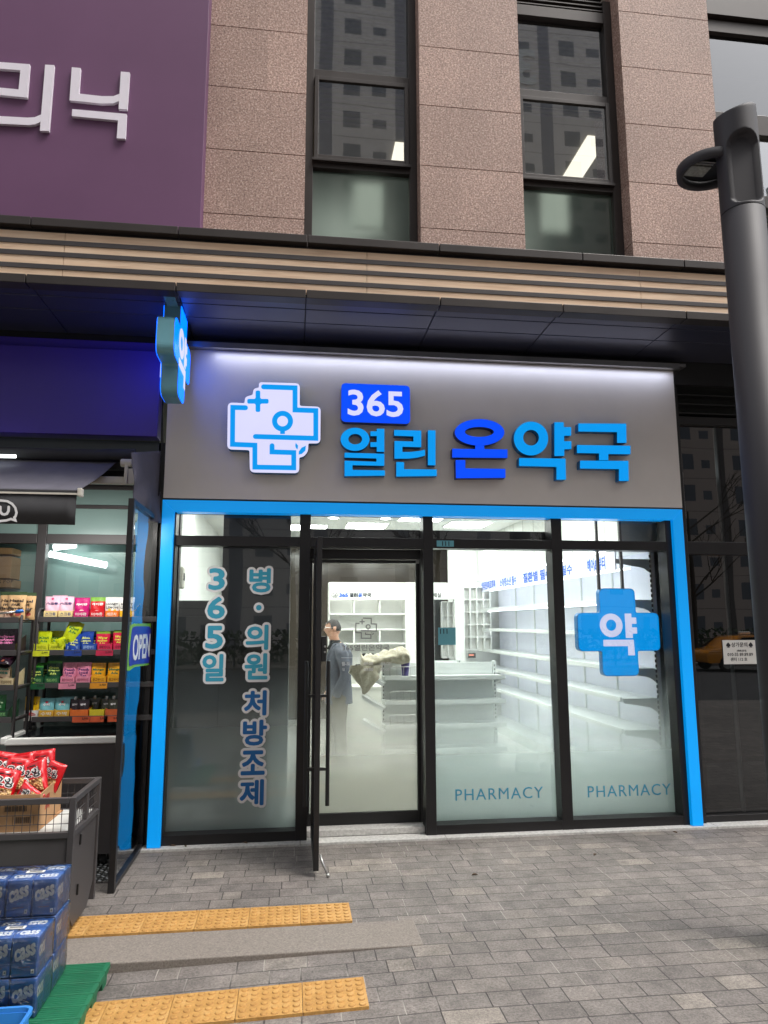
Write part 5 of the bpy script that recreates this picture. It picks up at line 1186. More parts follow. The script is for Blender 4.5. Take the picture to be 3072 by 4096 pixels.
POUCH = { # w, h, body, ink, words, accents, accent colour, band, band colour, spout
 'pink': (.13, .205, (236,188,206), (34,32,96), ['스크류'], [(-.06,.3,.07),(.1,.24,.09),(.0,.9,.06)], (204,44,110), (.02,.2), (232,196,140), False),
 'magenta': (.135, .195, (188,20,110), (240,236,230), ['아이쥬'], [(0,.28,.16),(.05,.36,.1)], (224,190,178), None, None, False),
 'red': (.13, .2, (196,20,30), (240,236,230), ['아이쥬'], [(0,.28,.15)], (236,180,186), (.8,.98), (120,170,60), False),
 'lemon': (.13, .2, (222,222,218), (70,70,70), ['HONEY', 'LEMON'], [(0,.25,.13),(-.15,.42,.07),(.2,.4,.06)], (238,186,20), (.0,.06), (230,120,20), False),
 'kiwi': (.125, .19, (186,200,20), (40,110,30), ['Kiwi', 'Ade'], [(.0,.14,.07)], (120,140,20), None, None, False),
 'blue': (.125, .185, (22,66,160), (222,226,120), ['Blue', 'Lemon', 'Ade'], [(.1,.12,.07)], (90,150,220), None, None, False),
 'melon': (.125, .185, (206,24,66), (222,220,60), ['Water', 'melon', 'Ade'], [(.05,.14,.07)], (240,150,160), (.86,.98), (120,160,40), False),
 'grape': (.125, .19, (14,66,38), (206,226,110), ['Green', 'Grapes', 'Ade'], [(.0,.14,.09)], (170,214,80), (.88,.98), (60,140,50), False),
 'peach': (.125, .195, (222,134,164), (96,44,110), ['Peach', 'Iced', 'Tea'], [(.1,.13,.1)], (226,176,70), None, None, False),
 'mango': (.125, .19, (240,170,20), (30,100,60), ['Mango', 'Ade'], [(-.05,.3,.06)], (250,214,90), None, None, False),
 'yellow': (.125, .19, (220,176,14), (110,70,10), ['로모나'], [(0,.1,.05)], (190,30,40), (.0,.28), (232,232,228), False),
 'teal': (.13, .175, (120,190,200), (246,246,244), ['수박'], [(0,.8,.07)], (214,60,80), (.08,.3), (206,40,80), False),
 'spoutpink': (.1, .14, (40,28,36), (240,232,236), ['얼박'], [(0,.18,.14)], (222,90,130), None, None, True),
 'spoutlime': (.1, .14, (52,54,40), (240,236,236), ['얼박'], [(0,.18,.14)], (190,200,80), None, None, True),
 'hazel': (.15, .24, (196,160,116), (50,36,26), ['Hazel', 'nut', 'Flavor'], [(.18,.2,.09),(-.2,.2,.08)], (140,50,36), (.9,.99), (52,70,44), False),
 'black': (.13, .2, (36,20,34), (226,130,180), ['Sweet', 'Amari', 'cano'], [(0,.12,.07)], (150,80,60), None, None, False),
 'latte': (.14, .21, (214,190,160), (48,140,120), ['Vanilla', 'Latte'], [(0,.25,.14)], (140,90,60), (.92,.99), (90,160,110), False),
 'green': (.14, .2, (20,96,44), (200,230,190), ['Apple', 'Mint'], [(0,.2,.1)], (90,180,80), None, None, False),
}
def carton(u0, u1, shelf, R, ymap, z, rgb, word, inkc, label, group, hh=.05, dep=.24, y=R1Y):
    x0, x1 = ymap(u0, 600, y).x, ymap(u1, 600, y).x
    if R == 2: x0, x1 = ymap(u0, 600, y).x, ymap(u1, 600, y).x
    t = thing('display_carton', ((x0+x1)/2, y, z-.035), label, 'display carton', group); m = col(rgb, .55, 'card'); z0 = z-.034
    MB().box(x0+.003, x1-.003, y-.001, y+.002, z0, z+hh).build('front_flap', m, t)
    mb = MB()
    for xa in (x0+.003, x1-.005): mb.prism([[(y+.003, z0), (y+dep, z0), (y+dep, z+hh*2.4), (y+.003, z+hh*.9)]], V((xa, 0, 0)), YF, ZU, .002, 0)
    mb.box(x0+.006, x1-.006, y+.003, y+dep, z0, z0+.003); mb.build('tray', m, t)
    if word:
        mb = MB(); text(mb, word, V(((x0+x1)/2, y-.001, z+hh*.42)), XR, ZU, (x1-x0)*.72, hh*.55, .0012, .0002, bold=.01, res=1); mb.build('printing', col(inkc, .5, 'print'), t)
    return (x0+x1)/2
GC = 'display cartons on the snack racks'
def row(shelf, items):
    z = r1z[shelf]; ordn = {0: 'top', 1: 'second', 2: 'third', 3: 'bottom'}[shelf]
    for (u0, u1, rgb, word, ink, lab) in items: carton(u0, u1, shelf, 1, ZM, z, rgb, word, ink, f'{lab} on the {ordn} shelf', GC)
row(0, [(395,530,(222,200,140),'스크류',(40,60,120),'leftmost cream display carton'), (536,675,(222,200,140),'스크류',(40,60,120),'cream carton beside the magenta carton'), (680,826,(188,18,104),'미야쥬',(240,236,230),'magenta display carton'), (834,978,(198,20,36),'미야쥬',(240,236,230),'red display carton'), (982,1112,(236,120,20),'레몬차',(240,236,230),'orange display carton'), (1118,1262,(240,180,20),'',(0,0,0),'golden carton next to the wind screen post')])
row(1, [(322,464,(206,212,40),'키위에이드',(120,130,20),'leftmost lime display carton'), (468,612,(206,212,40),'키위에이드',(120,130,20),'lime carton beside the blue cartons'), (624,768,(24,70,160),'블루레몬에이드',(170,200,240),'blue carton beside the lime carton'), (776,920,(24,70,160),'블루레몬에이드',(170,200,240),'blue carton beside the crimson carton'), (926,1070,(206,36,80),'수박에이드',(90,20,40),'crimson carton beside the blue carton'), (1076,1222,(206,36,80),'수박에이드',(90,20,40),'crimson carton next to the wind screen post')])
row(2, [(296,440,(18,84,50),'청포도에이드',(150,200,120),'leftmost dark green carton'), (448,590,(18,84,50),'청포도에이드',(150,200,120),'dark green carton beside the pink carton'), (596,734,(226,140,166),'복숭아아이스티',(150,60,90),'pink carton beside the dark green carton'), (738,880,(226,140,166),'복숭아아이스티',(150,60,90),'pink carton beside the orange carton'), (884,1028,(240,172,30),'망고에이드',(140,80,10),'orange carton beside the pink carton'), (1036,1180,(240,172,30),'망고에이드',(140,80,10),'orange carton next to the wind screen post')])
row(3, [(276,410,(226,226,222),'e',(190,30,40),'white display carton'), (414,556,(226,176,60),'수박',(250,246,236),'yellow carton beside the white carton'), (560,702,(226,176,60),'수박',(250,246,236),'yellow carton in the middle'), (706,880,(236,120,50),'',(0,0,0),'orange and blue carton'), (886,1030,(226,206,50),'',(0,0,0),'bright yellow carton'), (1034,1180,(222,110,60),'',(0,0,0),'rust orange carton')])
def pu(kind, u, shelf, lab, dy=.05, dz=.0, **k):
    x = ZM(u, 600, R1Y+dy).x; pouch(kind, x, R1Y+dy, r1z[shelf]-.02+dz, lab, 'drink and snack pouches on the racks', **k)
pu('pink',478,0,'pink pouch at the left end of the top shelf'); pu('pink',610,0,'pink pouch beside the magenta pouch'); pu('pink',545,0,'pale pink pouch standing behind two others',.13,.012)
pu('magenta',760,0,'magenta pouch printed with an iced drink'); pu('red',910,0,'bright red pouch printed with an iced drink'); pu('lemon',1052,0,'white pouch printed with lemons'); pu('lemon',1190,0,'white lemon pouch touching the wind screen post')
pu('kiwi',425,1,'upright lime pouch at the left end of the second shelf'); pu('kiwi',540,1,'lime pouch standing behind the tilted one',.1); pu('kiwi',650,1,'tilted lime pouch heaped above the others',.03,.075,ry=.35,s=1.02); pu('kiwi',545,1,'lime pouch lying on its side in the carton',.02,.06,ry=1.2,s=.8)
pu('blue',690,1,'blue pouch leaning left in the second shelf',.02,.0,ry=.15,s=.86); pu('blue',822,1,'upright blue pouch on the second shelf'); pu('blue',885,1,'blue pouch half hidden behind the upright one',.12)
pu('melon',978,1,'crimson pouch beside the blue pouches'); pu('melon',1040,1,'crimson pouch in the back row',.14); pu('melon',1140,1,'crimson pouch touching the wind screen post',.05,.01)
pu('grape',365,2,'dark green pouch at the left end of the third shelf',.03,-.01); pu('grape',440,2,'dark green pouch in the back of the third shelf',.15); pu('grape',535,2,'dark green pouch beside the pink pouches',.07,.02)
pu('peach',685,2,'pink tea pouch beside the green pouch'); pu('peach',818,2,'pink tea pouch beside the orange pouch'); pu('mango',955,2,'orange pouch beside the pink one'); pu('mango',1108,2,'orange pouch touching the wind screen post')
pu('yellow',352,3,'yellow and white pouch on the bottom shelf'); pu('teal',490,3,'light blue pouch beside the yellow one'); pu('teal',635,3,'light blue pouch beside the spouted pouches'); pu('teal',690,3,'light blue pouch in the back row',.15)
pu('spoutpink',752,3,'black and pink spouted pouch at the left',.06,.02); pu('spoutpink',830,3,'black and pink spouted pouch at the right',.04,.02); pu('spoutlime',935,3,'dark spouted pouch in the middle of the bottom shelf',.12,.02); pu('spoutlime',1045,3,'black and lime spouted pouch at the left',.06,.02); pu('spoutlime',1110,3,'black and lime spouted pouch at the right',.04,.02)
# price tickets clipped to the shelf fronts
def ticket(u, shelf, rgb, lab, wd=.14):
    x = ZM(u, 600, R1Y).x; z = r1z[shelf]; t = MB().box(x, x+wd, R1Y-.0165, R1Y-.0125, z-.052, z-.006).build('price_ticket', col(rgb, .6, 'card')); tag(t, lab, 'price ticket', 'price tickets on the rack shelves')
    mb = MB(); text(mb, '2,000', V((x+wd*.74, R1Y-.0165, z-.022)), XR, ZU, wd*.36, None, .001, .0002, bold=.02, res=1); mb.build('printing', M['ink'], t)
for a in ((318,1,(206,212,40),'lime price ticket under the lime cartons'), (624,1,(24,60,140),'blue price ticket under the blue cartons'), (922,1,(196,36,76),'crimson price ticket under the crimson cartons'), (296,2,(18,84,50),'dark green price ticket under the green cartons'), (590,2,(226,140,166),'pink price ticket under the pink cartons'), (884,2,(240,160,40),'orange price ticket under the orange cartons'),
          (738,3,(226,100,60),'orange price ticket under the spouted pouches'), (906,3,(226,100,60),'orange price ticket in the middle of the bottom shelf'), (1032,3,(226,100,60),'orange price ticket at the right of the bottom shelf')): ticket(*a)
# left rack goods
def c2(u0, u1, sh, rgb, word, ink, lab): carton(u0, u1, sh, 2, ZM, r2z[sh], rgb, word, ink, lab, GC, y=R2Y)
c2(-130,18,0,(206,176,150),'',(0,0,0),'tan carton cut by the left photo edge'); c2(22,158,0,(214,178,156),'헤이즐넛',(120,80,60),'tan carton under the hazelnut pouches'); c2(22,158,2,(206,190,150),'바닐라라떼',(130,110,80),'beige carton on the left rack'); c2(-20,128,3,(16,60,36),'애플민트',(130,190,120),'dark green carton on the left rack'); c2(10,150,1,(40,26,36),'',(0,0,0),'black carton on the left rack')
def p2(kind, u, sh, lab, dy=.05, dz=0.0, **k): pouch(kind, ZM(u, 600, R2Y+dy).x, R2Y+dy, r2z[sh]-.02+dz, lab, 'drink and snack pouches on the racks', **k)
p2('hazel',60,0,'tan pouch at the left of the left rack'); p2('hazel',140,0,'tan pouch in front on the left rack',.03); p2('hazel',232,0,'tan pouch with a dark corner at the back',.2); p2('black',20,1,'black pouch cut by the left photo edge'); p2('black',92,1,'black pouch with pink print on the left rack'); p2('black',40,1,'dark pouch lying over the shelf edge',-.05,-.1,rx=-1.2); p2('latte',45,2,'beige pouch with a drink picture on the left rack',.05,.01); p2('green',25,3,'shiny green pouch on the left rack')
# pole with a blue tip, store boxes behind the glass
a_, b_ = ZM(-80, 372, -.4), ZM(150, 350, -.4); c_ = ZM(220, 340, -.4); t = thing('pole', a_, 'silver pole with a blue tip in front of the left rack', 'pole')
MB().tube([a_, b_], .008, 10).build('shaft', M['steel'], t, 0, True); MB().tube([b_, b_*.5+c_*.5, c_], [.013, .015, .012], 12).build('tip', col((30, 100, 180), .4, 'plastic'), t, 0, True)
M['card'] = mat('brown corrugated cardboard', S(176, 136, 96), .8, 0, .06, 6)
for u0, v0, u1, v1, lab, wd in ((-200, 118, 112, 40, 'low cardboard box with printed words behind the store window', '& POP'), (-200, 30, 112, -180, 'tall cardboard box stacked on the printed one', ''), (-200, -200, 116, -262, 'topmost cardboard box behind the store window', '')):
    p, q = ZM(u0, v0, WSY+.05), ZM(u1, v1, WSY+.05); o = MB().box(p.x, q.x, WSY+.05, WSY+.28, min(p.z, q.z), max(p.z, q.z)-.004).build('cardboard_box', M['card'], None, .004); tag(o, lab, 'box')
    if wd: mb = MB(); text(mb, wd, ZM(55, 62, WSY+.05), XR, ZU, .13, None, .001, 0, bold=.0, res=1); mb.build('printing', M['ink'], o)
# ------------------------------------------------------------------ wire sided bin cart with snack bags
KX1, KY0, KY1 = -1.262, -1.74, -1.15; kzt = ZA(960, 820, KY0).z; kzb = ZA(960, 1290, KY0).z; KXL = -2.3
CT = thing('bin_cart', (-1.8, -1.45, 0), 'charcoal steel bin cart with wire grid sides beside the beer packs', 'cart')
mb = MB(); s_ = .035
for x in (KXL, KX1-s_):
    for y in (KY0, KY1-s_): mb.box(x, x+s_, y, y+s_, .06, kzt)
for y in (KY0+.001, KY1-s_+.001):
    mb.box(KXL+s_, KX1-s_, y, y+s_-.002, kzt-s_, kzt-.001); mb.box(KXL+s_, KX1-s_, y, y+s_-.002, kzb-s_, kzb)
for x in (KXL+.001, KX1-s_+.001):
    mb.box(x, x+s_-.002, KY0+s_, KY1-s_, kzt-s_, kzt-.001); mb.box(x, x+s_-.002, KY0+s_, KY1-s_, kzb-s_, kzb)
mb.box(KX1-s_+.002, KX1-.003, (KY0+KY1)/2-.015, (KY0+KY1)/2+.015, kzb, kzt-s_); mb.build('frame', M['frame_grey'], CT, .003)
mb = MB(); yb0 = KY0+.012
mb.box(KXL+s_, KX1-s_, yb0, yb0+.01, .075, kzb-s_-.001); mb.build('front_panel', M['frame_grey'], CT, .002)
mb = MB(); mb.prism([[(KY0+s_+.002, .16), (KY0+s_+.1, .06), (KY1-s_-.12, .06), (KY1-s_-.002, .18), (KY1-s_-.002, kzb-s_-.002), (KY0+s_+.002, kzb-s_-.002)]], V((KX1-.012, 0, 0)), YF, ZU, 0, -.01); mb.build('side_door', M['frame_grey'], CT, .002)
for z in (.25, kzb-.09): MB().cyl((KX1-.006, KY0+.18, z-.03), (KX1-.006, KY0+.18, z+.03), .006, 8).build('hinge', M['black_steel'], CT)
MB().box(KXL+s_, KX1-s_, KY0+s_, KY1-s_, kzb-.012, kzb-.002).build('tray', M['white_metal'], CT)
mb = MB()
nx_ = 22
for i in range(1, nx_): x = KXL+s_+(KX1-KXL-2*s_)*i/nx_; mb.tube([(x, KY0+.017, kzb), (x, KY0+.017, kzt-s_)], .0022, 5); mb.tube([(x, KY1-.017, kzb), (x, KY1-.017, kzt-s_)], .0022, 5)
for f in (.28, .62):
    z = kzb+(kzt-s_-kzb)*f
    for y in (KY0+.02, KY1-.02): mb.tube([(KXL+s_, y, z), (KX1-s_, y, z)], .0022, 5)
    mb.tube([(KX1-.017, KY0+s_, z), (KX1-.017, KY1-s_, z)], .0022, 5)
for i in range(1, 12): y = KY0+s_+(KY1-KY0-2*s_)*i/12; mb.tube([(KX1-.02, y, kzb), (KX1-.02, y, kzt-s_)], .0022, 5)
mb.build('wire_grid', M['frame_grey'], CT)
# open cardboard carton in the cart
by0, by1 = KY0+.05, KY1-.06; bxr = ZA(545, 900, by0).x; bxb = ZA(838, 700, by1).x; bz0 = kzb; bzt = kzt+.015
BXs = thing('snack_carton', ((bxr+KXL)/2, (by0+by1)/2, bz0), 'open brown cardboard carton of snack bags in the wire cart', 'carton'); th_ = .006; bxl = bxr-.6; bzb = ZA(838, 495, by1).z
MB().box(bxl, bxr, by0, by0+th_, bz0, bzt).build('front_side', M['card'], BXs)
mb = MB(); mb.prism([[(0, bz0), (1, bz0), (1, bzb), (0, bzt)]], V((bxr, by0, 0)), V((bxb-bxr, by1-by0, 0)), ZU, 0, -th_/.55); mb.build('right_side', M['card'], BXs)
MB().box(bxl, bxb, by1-th_, by1, bz0, bzb-.02).build('back_side', M['card'], BXs); MB().box(bxl, bxr, by0+th_, by1-th_, bz0, bz0+.005).build('bottom', M['card'], BXs)
mb = MB(); c_ = ZA(315, 1125, by0)
for i in range(24): mb.box(c_.x-.045+.0038*i, c_.x-.045+.0038*i+(.002 if i % 3 else .0008), by0-.001, by0-.0002, c_.z-.018, c_.z+.018)
for a0, a1, b0, b1 in ((-.06, .06, .026, .028), (-.06, .06, -.03, -.028), (-.06, -.058, -.0279, .0259), (.058, .06, -.0279, .0259)): mb.box(c_.x+a0, c_.x+a1, by0-.001, by0-.0002, c_.z+b0, c_.z+b1)
c_ = ZA(200, 970, by0)
for i in range(26): mb.box(c_.x-.06+.005*i, c_.x-.06+.005*i+(.003 if i % 4 else .001), by0-.001, by0-.0002, c_.z-.016, c_.z+.016)
mb.build('barcode', M['ink'], BXs)
dR = V((bxb-bxr, by1-by0, 0)).normalized(); mb = MB(); text(mb, 'CROWN', V((bxr, by0, bzt-.045))+dR*.14, dR, ZU, .1, .03, .002, .0005, res=1, bold=.01); text(mb, '과자', V((bxr, by0, bz0+.11))+dR*.16, dR, ZU, .1, .05, .002, .0005, res=1, bold=.02); mb.build('printing', mat('red carton print', S(176, 60, 50), .7, 0, 0), BXs)
def bag_proto():
    mb = MB(); w, h, D = .2, .27, .05; nx, nz = 20, 26
    def th(x, z):
        fx, fz_ = min(1, abs(2*x/w)), z/h; e = max(0, 1-fx**5)**.5*max(0, min(1, min(fz_, 1-fz_)/.09))**.7
        return D*e*(.7+.3*math.sin(PI*fz_))*(1+.14*noise.noise(V((x*28, z*22, 1))))+.001
    for sg in (-1, 1):
        b = len(mb.v)
        for i in range(nz+1):
            for j in range(nx+1):
                z, x = h*i/nz, w*(j/nx-.5); ex = 1-.05*math.sin(PI*i/nz); mb.v.append((x*ex, sg*th(x, z)+.006*noise.noise(V((x*9, z*9, 5))), z))
        for i in range(nz):
            for j in range(nx):
                q = (b+i*(nx+1)+j, b+i*(nx+1)+j+1, b+(i+1)*(nx+1)+j+1, b+(i+1)*(nx+1)+j); f, g = (i+.5)/nz, abs((j+.5)/nx-.5)*2
                mb.f.append(q if sg < 0 else q[::-1]); mb.m.append(1 if sg < 0 and .08 < f < .42 and g < .85-.4*abs(f-.2) else 0)
    for c_, bold, mi, d in (('오잉', .1, 2, .0015), ('오잉', .03, 3, .003)):
        bb = text_raw('오잉', .03)[1]; text(mb, c_, V((-.005, 0, h*.60)), XR, V((-.12, 0, 1)).normalized(), .14, .075, d, d-.001, bold=bold, mi=mi, fitref=bb, res=2, disp=lambda x, y: th(x, max(0.0, y+h*.60)))
    mb.prism([ell(-.055, h*.42, .03, .03, 20), ell(-.055, h*.42, .02, .02, 20)], V((0, -D*1.02, 0)), XR, ZU, .004, 0, 2); mb.prism([ell(-.055, h*.42, .0195, .0195, 20)], V((0, -D*1.02, 0)), XR, ZU, .003, 0, 0)
    mb.box(-.05, .03, -D*.92, -D*.85, h*.79, h*.82, 3)
    m, nt, out = newmat('golden puffed snack'); co = nd(nt, 'TexCoord').outputs['Object']; vo = nd(nt, 'TexVoronoi', {'Vector': co, 'Scale': 55.0}).outputs[0]
    p = nd(nt, 'BsdfPrincipled', {'Base Color': ramp(nt, vo, [(.1, S(226, 196, 140)), (.5, S(206, 164, 100)), (.8, S(110, 66, 30))]), 'Roughness': .35, 'Coat Weight': .5})
    nt.links.new(nd(nt, 'Bump', {'Height': vo, 'Strength': 1.0, 'Distance': -.012}).outputs[0], p.inputs['Normal']); nt.links.new(p.outputs[0], out.inputs[0])
    red = mat('glossy red foil', S(200, 18, 28), .2, .15, .1, 6, .5, 26, coat=.5)
    return mb.build('snack_bag', [red, m, M['white_plain'], M['ink']], None, 0, True)
BG = bag_proto(); firstb = True
for (u, v, d, rx, ry, rz, s, lab) in ((235,430,.22,-.5,.12,.1,1.0,'red snack bag standing at the middle of the carton'), (510,470,.22,-.45,-.3,-.15,1.05,'red snack bag in front of the back row, showing a red ring'), (620,320,.38,-.3,-.1,.2,1.0,'red snack bag at the back top of the heap'), (775,450,.33,-.35,.25,-.4,.85,'red snack bag leaning at the right corner of the carton'), (40,590,.14,-.55,.25,.2,1.05,'red snack bag cut by the left photo edge'), (420,750,.1,-.8,-1.1,.1,.9,'red snack bag lying in front of the others'), (40,350,.36,-.3,.2,.2,1.0,'red snack bag at the back left of the heap'), (340,360,.36,-.3,-.15,.0,1.0,'red snack bag behind the middle one')):
    o = BG if firstb else BG.copy()
    if not firstb: COL.objects.link(o)
    firstb = False; c_ = ZA(u*.94, v+75, by0+d); s *= .87; mt = Matrix.Rotation(rz, 3, 'Z') @ Matrix.Rotation(ry, 3, 'Y') @ Matrix.Rotation(rx*.7, 3, 'X')
    o.rotation_euler = mt.to_euler(); o.scale = (s*.88,)*3; o.location = c_-mt @ V((0, 0, .135*s*.88)); tag(o, lab, 'snack bag', 'red snack bags in the carton')
# ------------------------------------------------------------------ beer packs on a green pallet
PZ = .045
def pallet():
    g = mat('green plastic pallet', S(22, 98, 66), .55, 0, .12, 4, .15, 60); t = thing('pallet', (-1.4, -2.5, -.05), 'green plastic pallet under the beer packs', 'pallet')
    x1, x0, ye = -.94, -2.1, -2.07; mb = MB(); y = ye; k = 0
    for k in range(9):
        ya, yb_ = ye-.112*k, ye-.112*(k+1)+.006; mb.box(x0, x1, yb_, ya, PZ-.03, PZ)
    mb.build('deck', g, t, .004)
    mb = MB()
    for k in range(9):
        for q in range(5): y = ye-.112*k-.016-.018*q; mb.box(x0+.02, x1-.02, y-.003, y, PZ, PZ+.0016)
    mb.build('grip_ribs', g, t)
    mb = MB()
    for k in range(6): mb.prism([[(ye-.04-.2*k, -.075), (ye-.10-.2*k, -.075), (ye-.13-.2*k, PZ-.031), (ye-.01-.2*k, PZ-.031)]], V((x1-.01, 0, 0)), YF, ZU, 0, -.08)
    mb.box(x0, x1-.006, ye-1.0, ye-.01, PZ-.046, PZ-.0305); mb.build('feet', g, t, .003)
pallet()
CB = mat('deep blue printed carton', S(58, 108, 188), .38, 0, .14, 8, .1, 20); SVL = mat('silver white print', S(244, 248, 252), .45, 0, .02); CY_ = mat('cyan print', S(40, 140, 210), .45, 0, 0); CPR = mat('copper print', S(150, 110, 100), .5, 0, 0)
film = None
def film_mat():
    m, nt, out = newmat('clear shrink film'); co = nd(nt, 'TexCoord').outputs['Object']
    n1 = nd(nt, 'TexNoise', {'Vector': nd(nt, 'Mapping', {'Vector': co, 'Scale': (9, 9, 26)}).outputs[0], 'Scale': 1.6, 'Detail': 4.0, 'Distortion': 1.2}).outputs[0]
    b = nd(nt, 'Bump', {'Height': n1, 'Strength': .9, 'Distance': .02}).outputs[0]
    gl = nd(nt, 'BsdfGlossy', {'Roughness': .18, 'Normal': b}); tr = nd(nt, 'BsdfTransparent', {'Color': (.96, .97, .98)})
    fr = nd(nt, 'Fresnel', {'IOR': 1.5, 'Normal': b}).outputs[0]; fac = mth(nt, 'MINIMUM', mth(nt, 'MULTIPLY_ADD', fr, 1.4, .03), 1.0)
    nt.links.new(nd(nt, 'MixShader', {0: fac, 1: tr.outputs[0], 2: gl.outputs[0]}).outputs[0], out.inputs[0]); return m
film = film_mat()
CWD, CDP, CHT = .124, .113, .171
def face_print(mb, O, R, U, w, h):
    sl_ = (R*1+U*.34).normalized()
    text(mb, 'cass', O+U*h*.12, sl_, (U-sl_*U.dot(sl_)+sl_*.25).normalized(), w*.94, h*.34, .0016, .0004, bold=.04, mi=1, res=2)
    mb.prism([ell(0, 0, w*.07, w*.07, 6), ell(0, 0, w*.035, w*.035, 6)], O-U*h*.17+R*w*.02, R, U, .0014, .0003, 2)
    text(mb, 'Fresh', O-U*h*.12+R*w*.24, sl_, U, w*.28, None, .0014, .0003, mi=2, res=1)
    text(mb, 'COLD BREWED', O-U*h*.28, R, U, w*.52, None, .0014, .0003, mi=3, res=1)
    mb.prism([[(w*.3, -h*.46), (w*.44, -h*.46), (w*.44, -h*.34), (w*.3, -h*.34)]], O, R, U, .0014, .0003, 1)
    text(mb, '4', O+R*w*.37-U*h*.4, R, U, w*.06, None, .0024, .0015, bold=.03, mi=4, res=1)
def carton_proto():
    mb = MB(); mb.prism([rrect(-CWD/2+.003, -CDP/2+.002, CWD/2-.003, CDP/2-.002, .012, 3)], V((0, 0, 0)), XR, YF, CHT-.002, 0)
    face_print(mb, V((0, -CDP/2+.002, CHT/2)), XR, ZU, CWD-.02, CHT-.01)
    text(mb, 'cass', V((0, 0, CHT-.002)), XR, YF, CWD*.7, CDP*.4, .0014, .0003, bold=.03, mi=1, res=2)
    text(mb, 'cass', V((CWD/2-.003, 0, CHT*.58)), YF, ZU, CDP*.7, CHT*.3, .0014, .0003, bold=.03, mi=1, res=2)
    return mb.build('carton', [CB, SVL, CY_, CPR, M['ink']], None, .0)
cp = carton_proto()
def bundle(x1, y0, z, lab):
    t = thing('beer_pack', (x1-1.5*CWD, y0+CDP, z), lab, 'beer pack', 'shrink wrapped beer packs on the pallet')
    for i in range(3):
        for j in range(2):
            c = cp if not cp.parent else cp.copy()
            if c is not cp: COL.objects.link(c)
            c.parent = t; c.location = (CWD*(1-i)+random.uniform(-.001, .001), CDP*(j-.5), 0); c.rotation_euler = (0, 0, (PI if j else 0)+random.uniform(-.02, .02))
    w, d = 3*CWD/2+.004, CDP+.004; mb = MB(); n_ = 10; ring_ = rrect(-w, -d, w, d, .02, 4); hs_ = [0.002]+[CHT*k/8 for k in range(1, 8)]+[CHT-.004, CHT+.001]; b = 0; m_ = len(ring_)
    for k, h in enumerate(hs_):
        for q, (x, y) in enumerate(ring_): s_ = .985 if k in (0, len(hs_)-1) else 1+.006*noise.noise(V((x*16, y*16, h*14+x1*7+z*31))); mb.v.append((t.location.x+x*s_, t.location.y+y*s_, t.location.z+h))
    for k in range(len(hs_)-1):
        for q in range(m_): mb.f.append((k*m_+q, k*m_+(q+1) % m_, (k+1)*m_+(q+1) % m_, (k+1)*m_+q)); mb.m.append(0)
    mb.f.append(tuple((len(hs_)-1)*m_+q for q in range(m_))); mb.m.append(0); mb.build('shrink_film', film, t, 0, True)
    c_ = V((t.location.x+.04, t.location.y, z+CHT+.003)); mb = MB().box(c_.x-.045, c_.x+.045, c_.y-.016, c_.y+.016, c_.z-.001, c_.z, 0)
    for i in range(16): mb.box(c_.x-.03+.004*i, c_.x-.03+.004*i+.0022, c_.y-.01, c_.y+.012, c_.z+.0003, c_.z+.0009, 1)
    mb.build('barcode_label', [M['paper'], M['ink']], t)
HS = CHT+.006
bundle(-1.148, -2.605, PZ+.003, 'shrink wrapped blue beer pack at the bottom of the front stack'); bundle(-1.152, -2.603, PZ+.003+HS, 'shrink wrapped blue beer pack on top of the front stack')
bundle(-1.152, -2.365, PZ+.003, 'shrink wrapped blue beer pack at the bottom of the rear stack'); bundle(-1.150, -2.365, PZ+.003+HS, 'shrink wrapped blue beer pack in the middle of the rear stack'); bundle(-1.154, -2.363, PZ+.003+2*HS, 'shrink wrapped blue beer pack on top of the rear stack')
p = Pz(70, 4050, .12); t = thing('plastic_basket', (p.x-.2, p.y-.2, PZ), 'blue plastic basket in the bottom left corner of the photo', 'basket'); bl = mat('bright blue plastic', S(58, 132, 214), .4, 0, .05)
mb = MB(); q = Pz(98, 4085, .12)
mb.prism([rrect(q.x-.4, q.y-.35, q.x, p.y+.06, .05, 6), rrect(q.x-.385, q.y-.335, q.x-.015, p.y+.045, .04, 6)], V((0, 0, 0)), XR, YF, .12, .1); mb.build('rim', bl, t, .004)
mb = MB(); mb.prism([rrect(q.x-.39, q.y-.34, q.x-.01, p.y+.05, .05, 6), rrect(q.x-.382, q.y-.332, q.x-.018, p.y+.042, .045, 6)], V((0, 0, 0)), XR, YF, .0995, PZ+.004); mb.build('wall', bl, t)
# ------------------------------------------------------------------ street lamp
LY = -2.3; lR = .136; lx = 2.972
LP = thing('street_lamp', (lx, LY, 0), 'charcoal cylindrical street lamp post with a ring shaped luminaire at the right edge', 'street lamp')
ztop = Py(2990, 432, LY).z; zlow = Py(2863, 480, LY).z; zmod = Py(2900, 850, LY).z; zseam = Py(2890, 760, LY).z
rp0, rp1 = Py(2965, 515, LY-lR).z, Py(2965, 800, LY-lR).z; fa = math.atan2(-1, -.15)  # the recess faces the street
def rec(a, z):
    d = (a-math.radians(-104)+PI) % (2*PI)-PI; W = .82
    if abs(d) > W: return lR
    zc0, zc1 = rp0-.09, rp1+.06; s_ = abs(d)/W; top = zc0+.10*math.sqrt(max(0, 1-s_*s_)); bot = zc1-.05*math.sqrt(max(0, 1-s_**3))
    if not (bot < z < top): return lR
    ch = lR*math.cos(W)-.022; r = ch/max(.3, math.cos(d)); e = min(1, (top-z)/.012, (z-bot)/.012); return lR*(1-e)+min(lR, r)*e
na, z_list = 96, []
z = zmod
while z < zlow-.02: z_list.append(z); z += .008
mb = MB()
for z in z_list:
    for k in range(na): a = 2*PI*k/na; r = rec(a, z); mb.v.append((lx+r*math.cos(a), LY+r*math.sin(a), z))
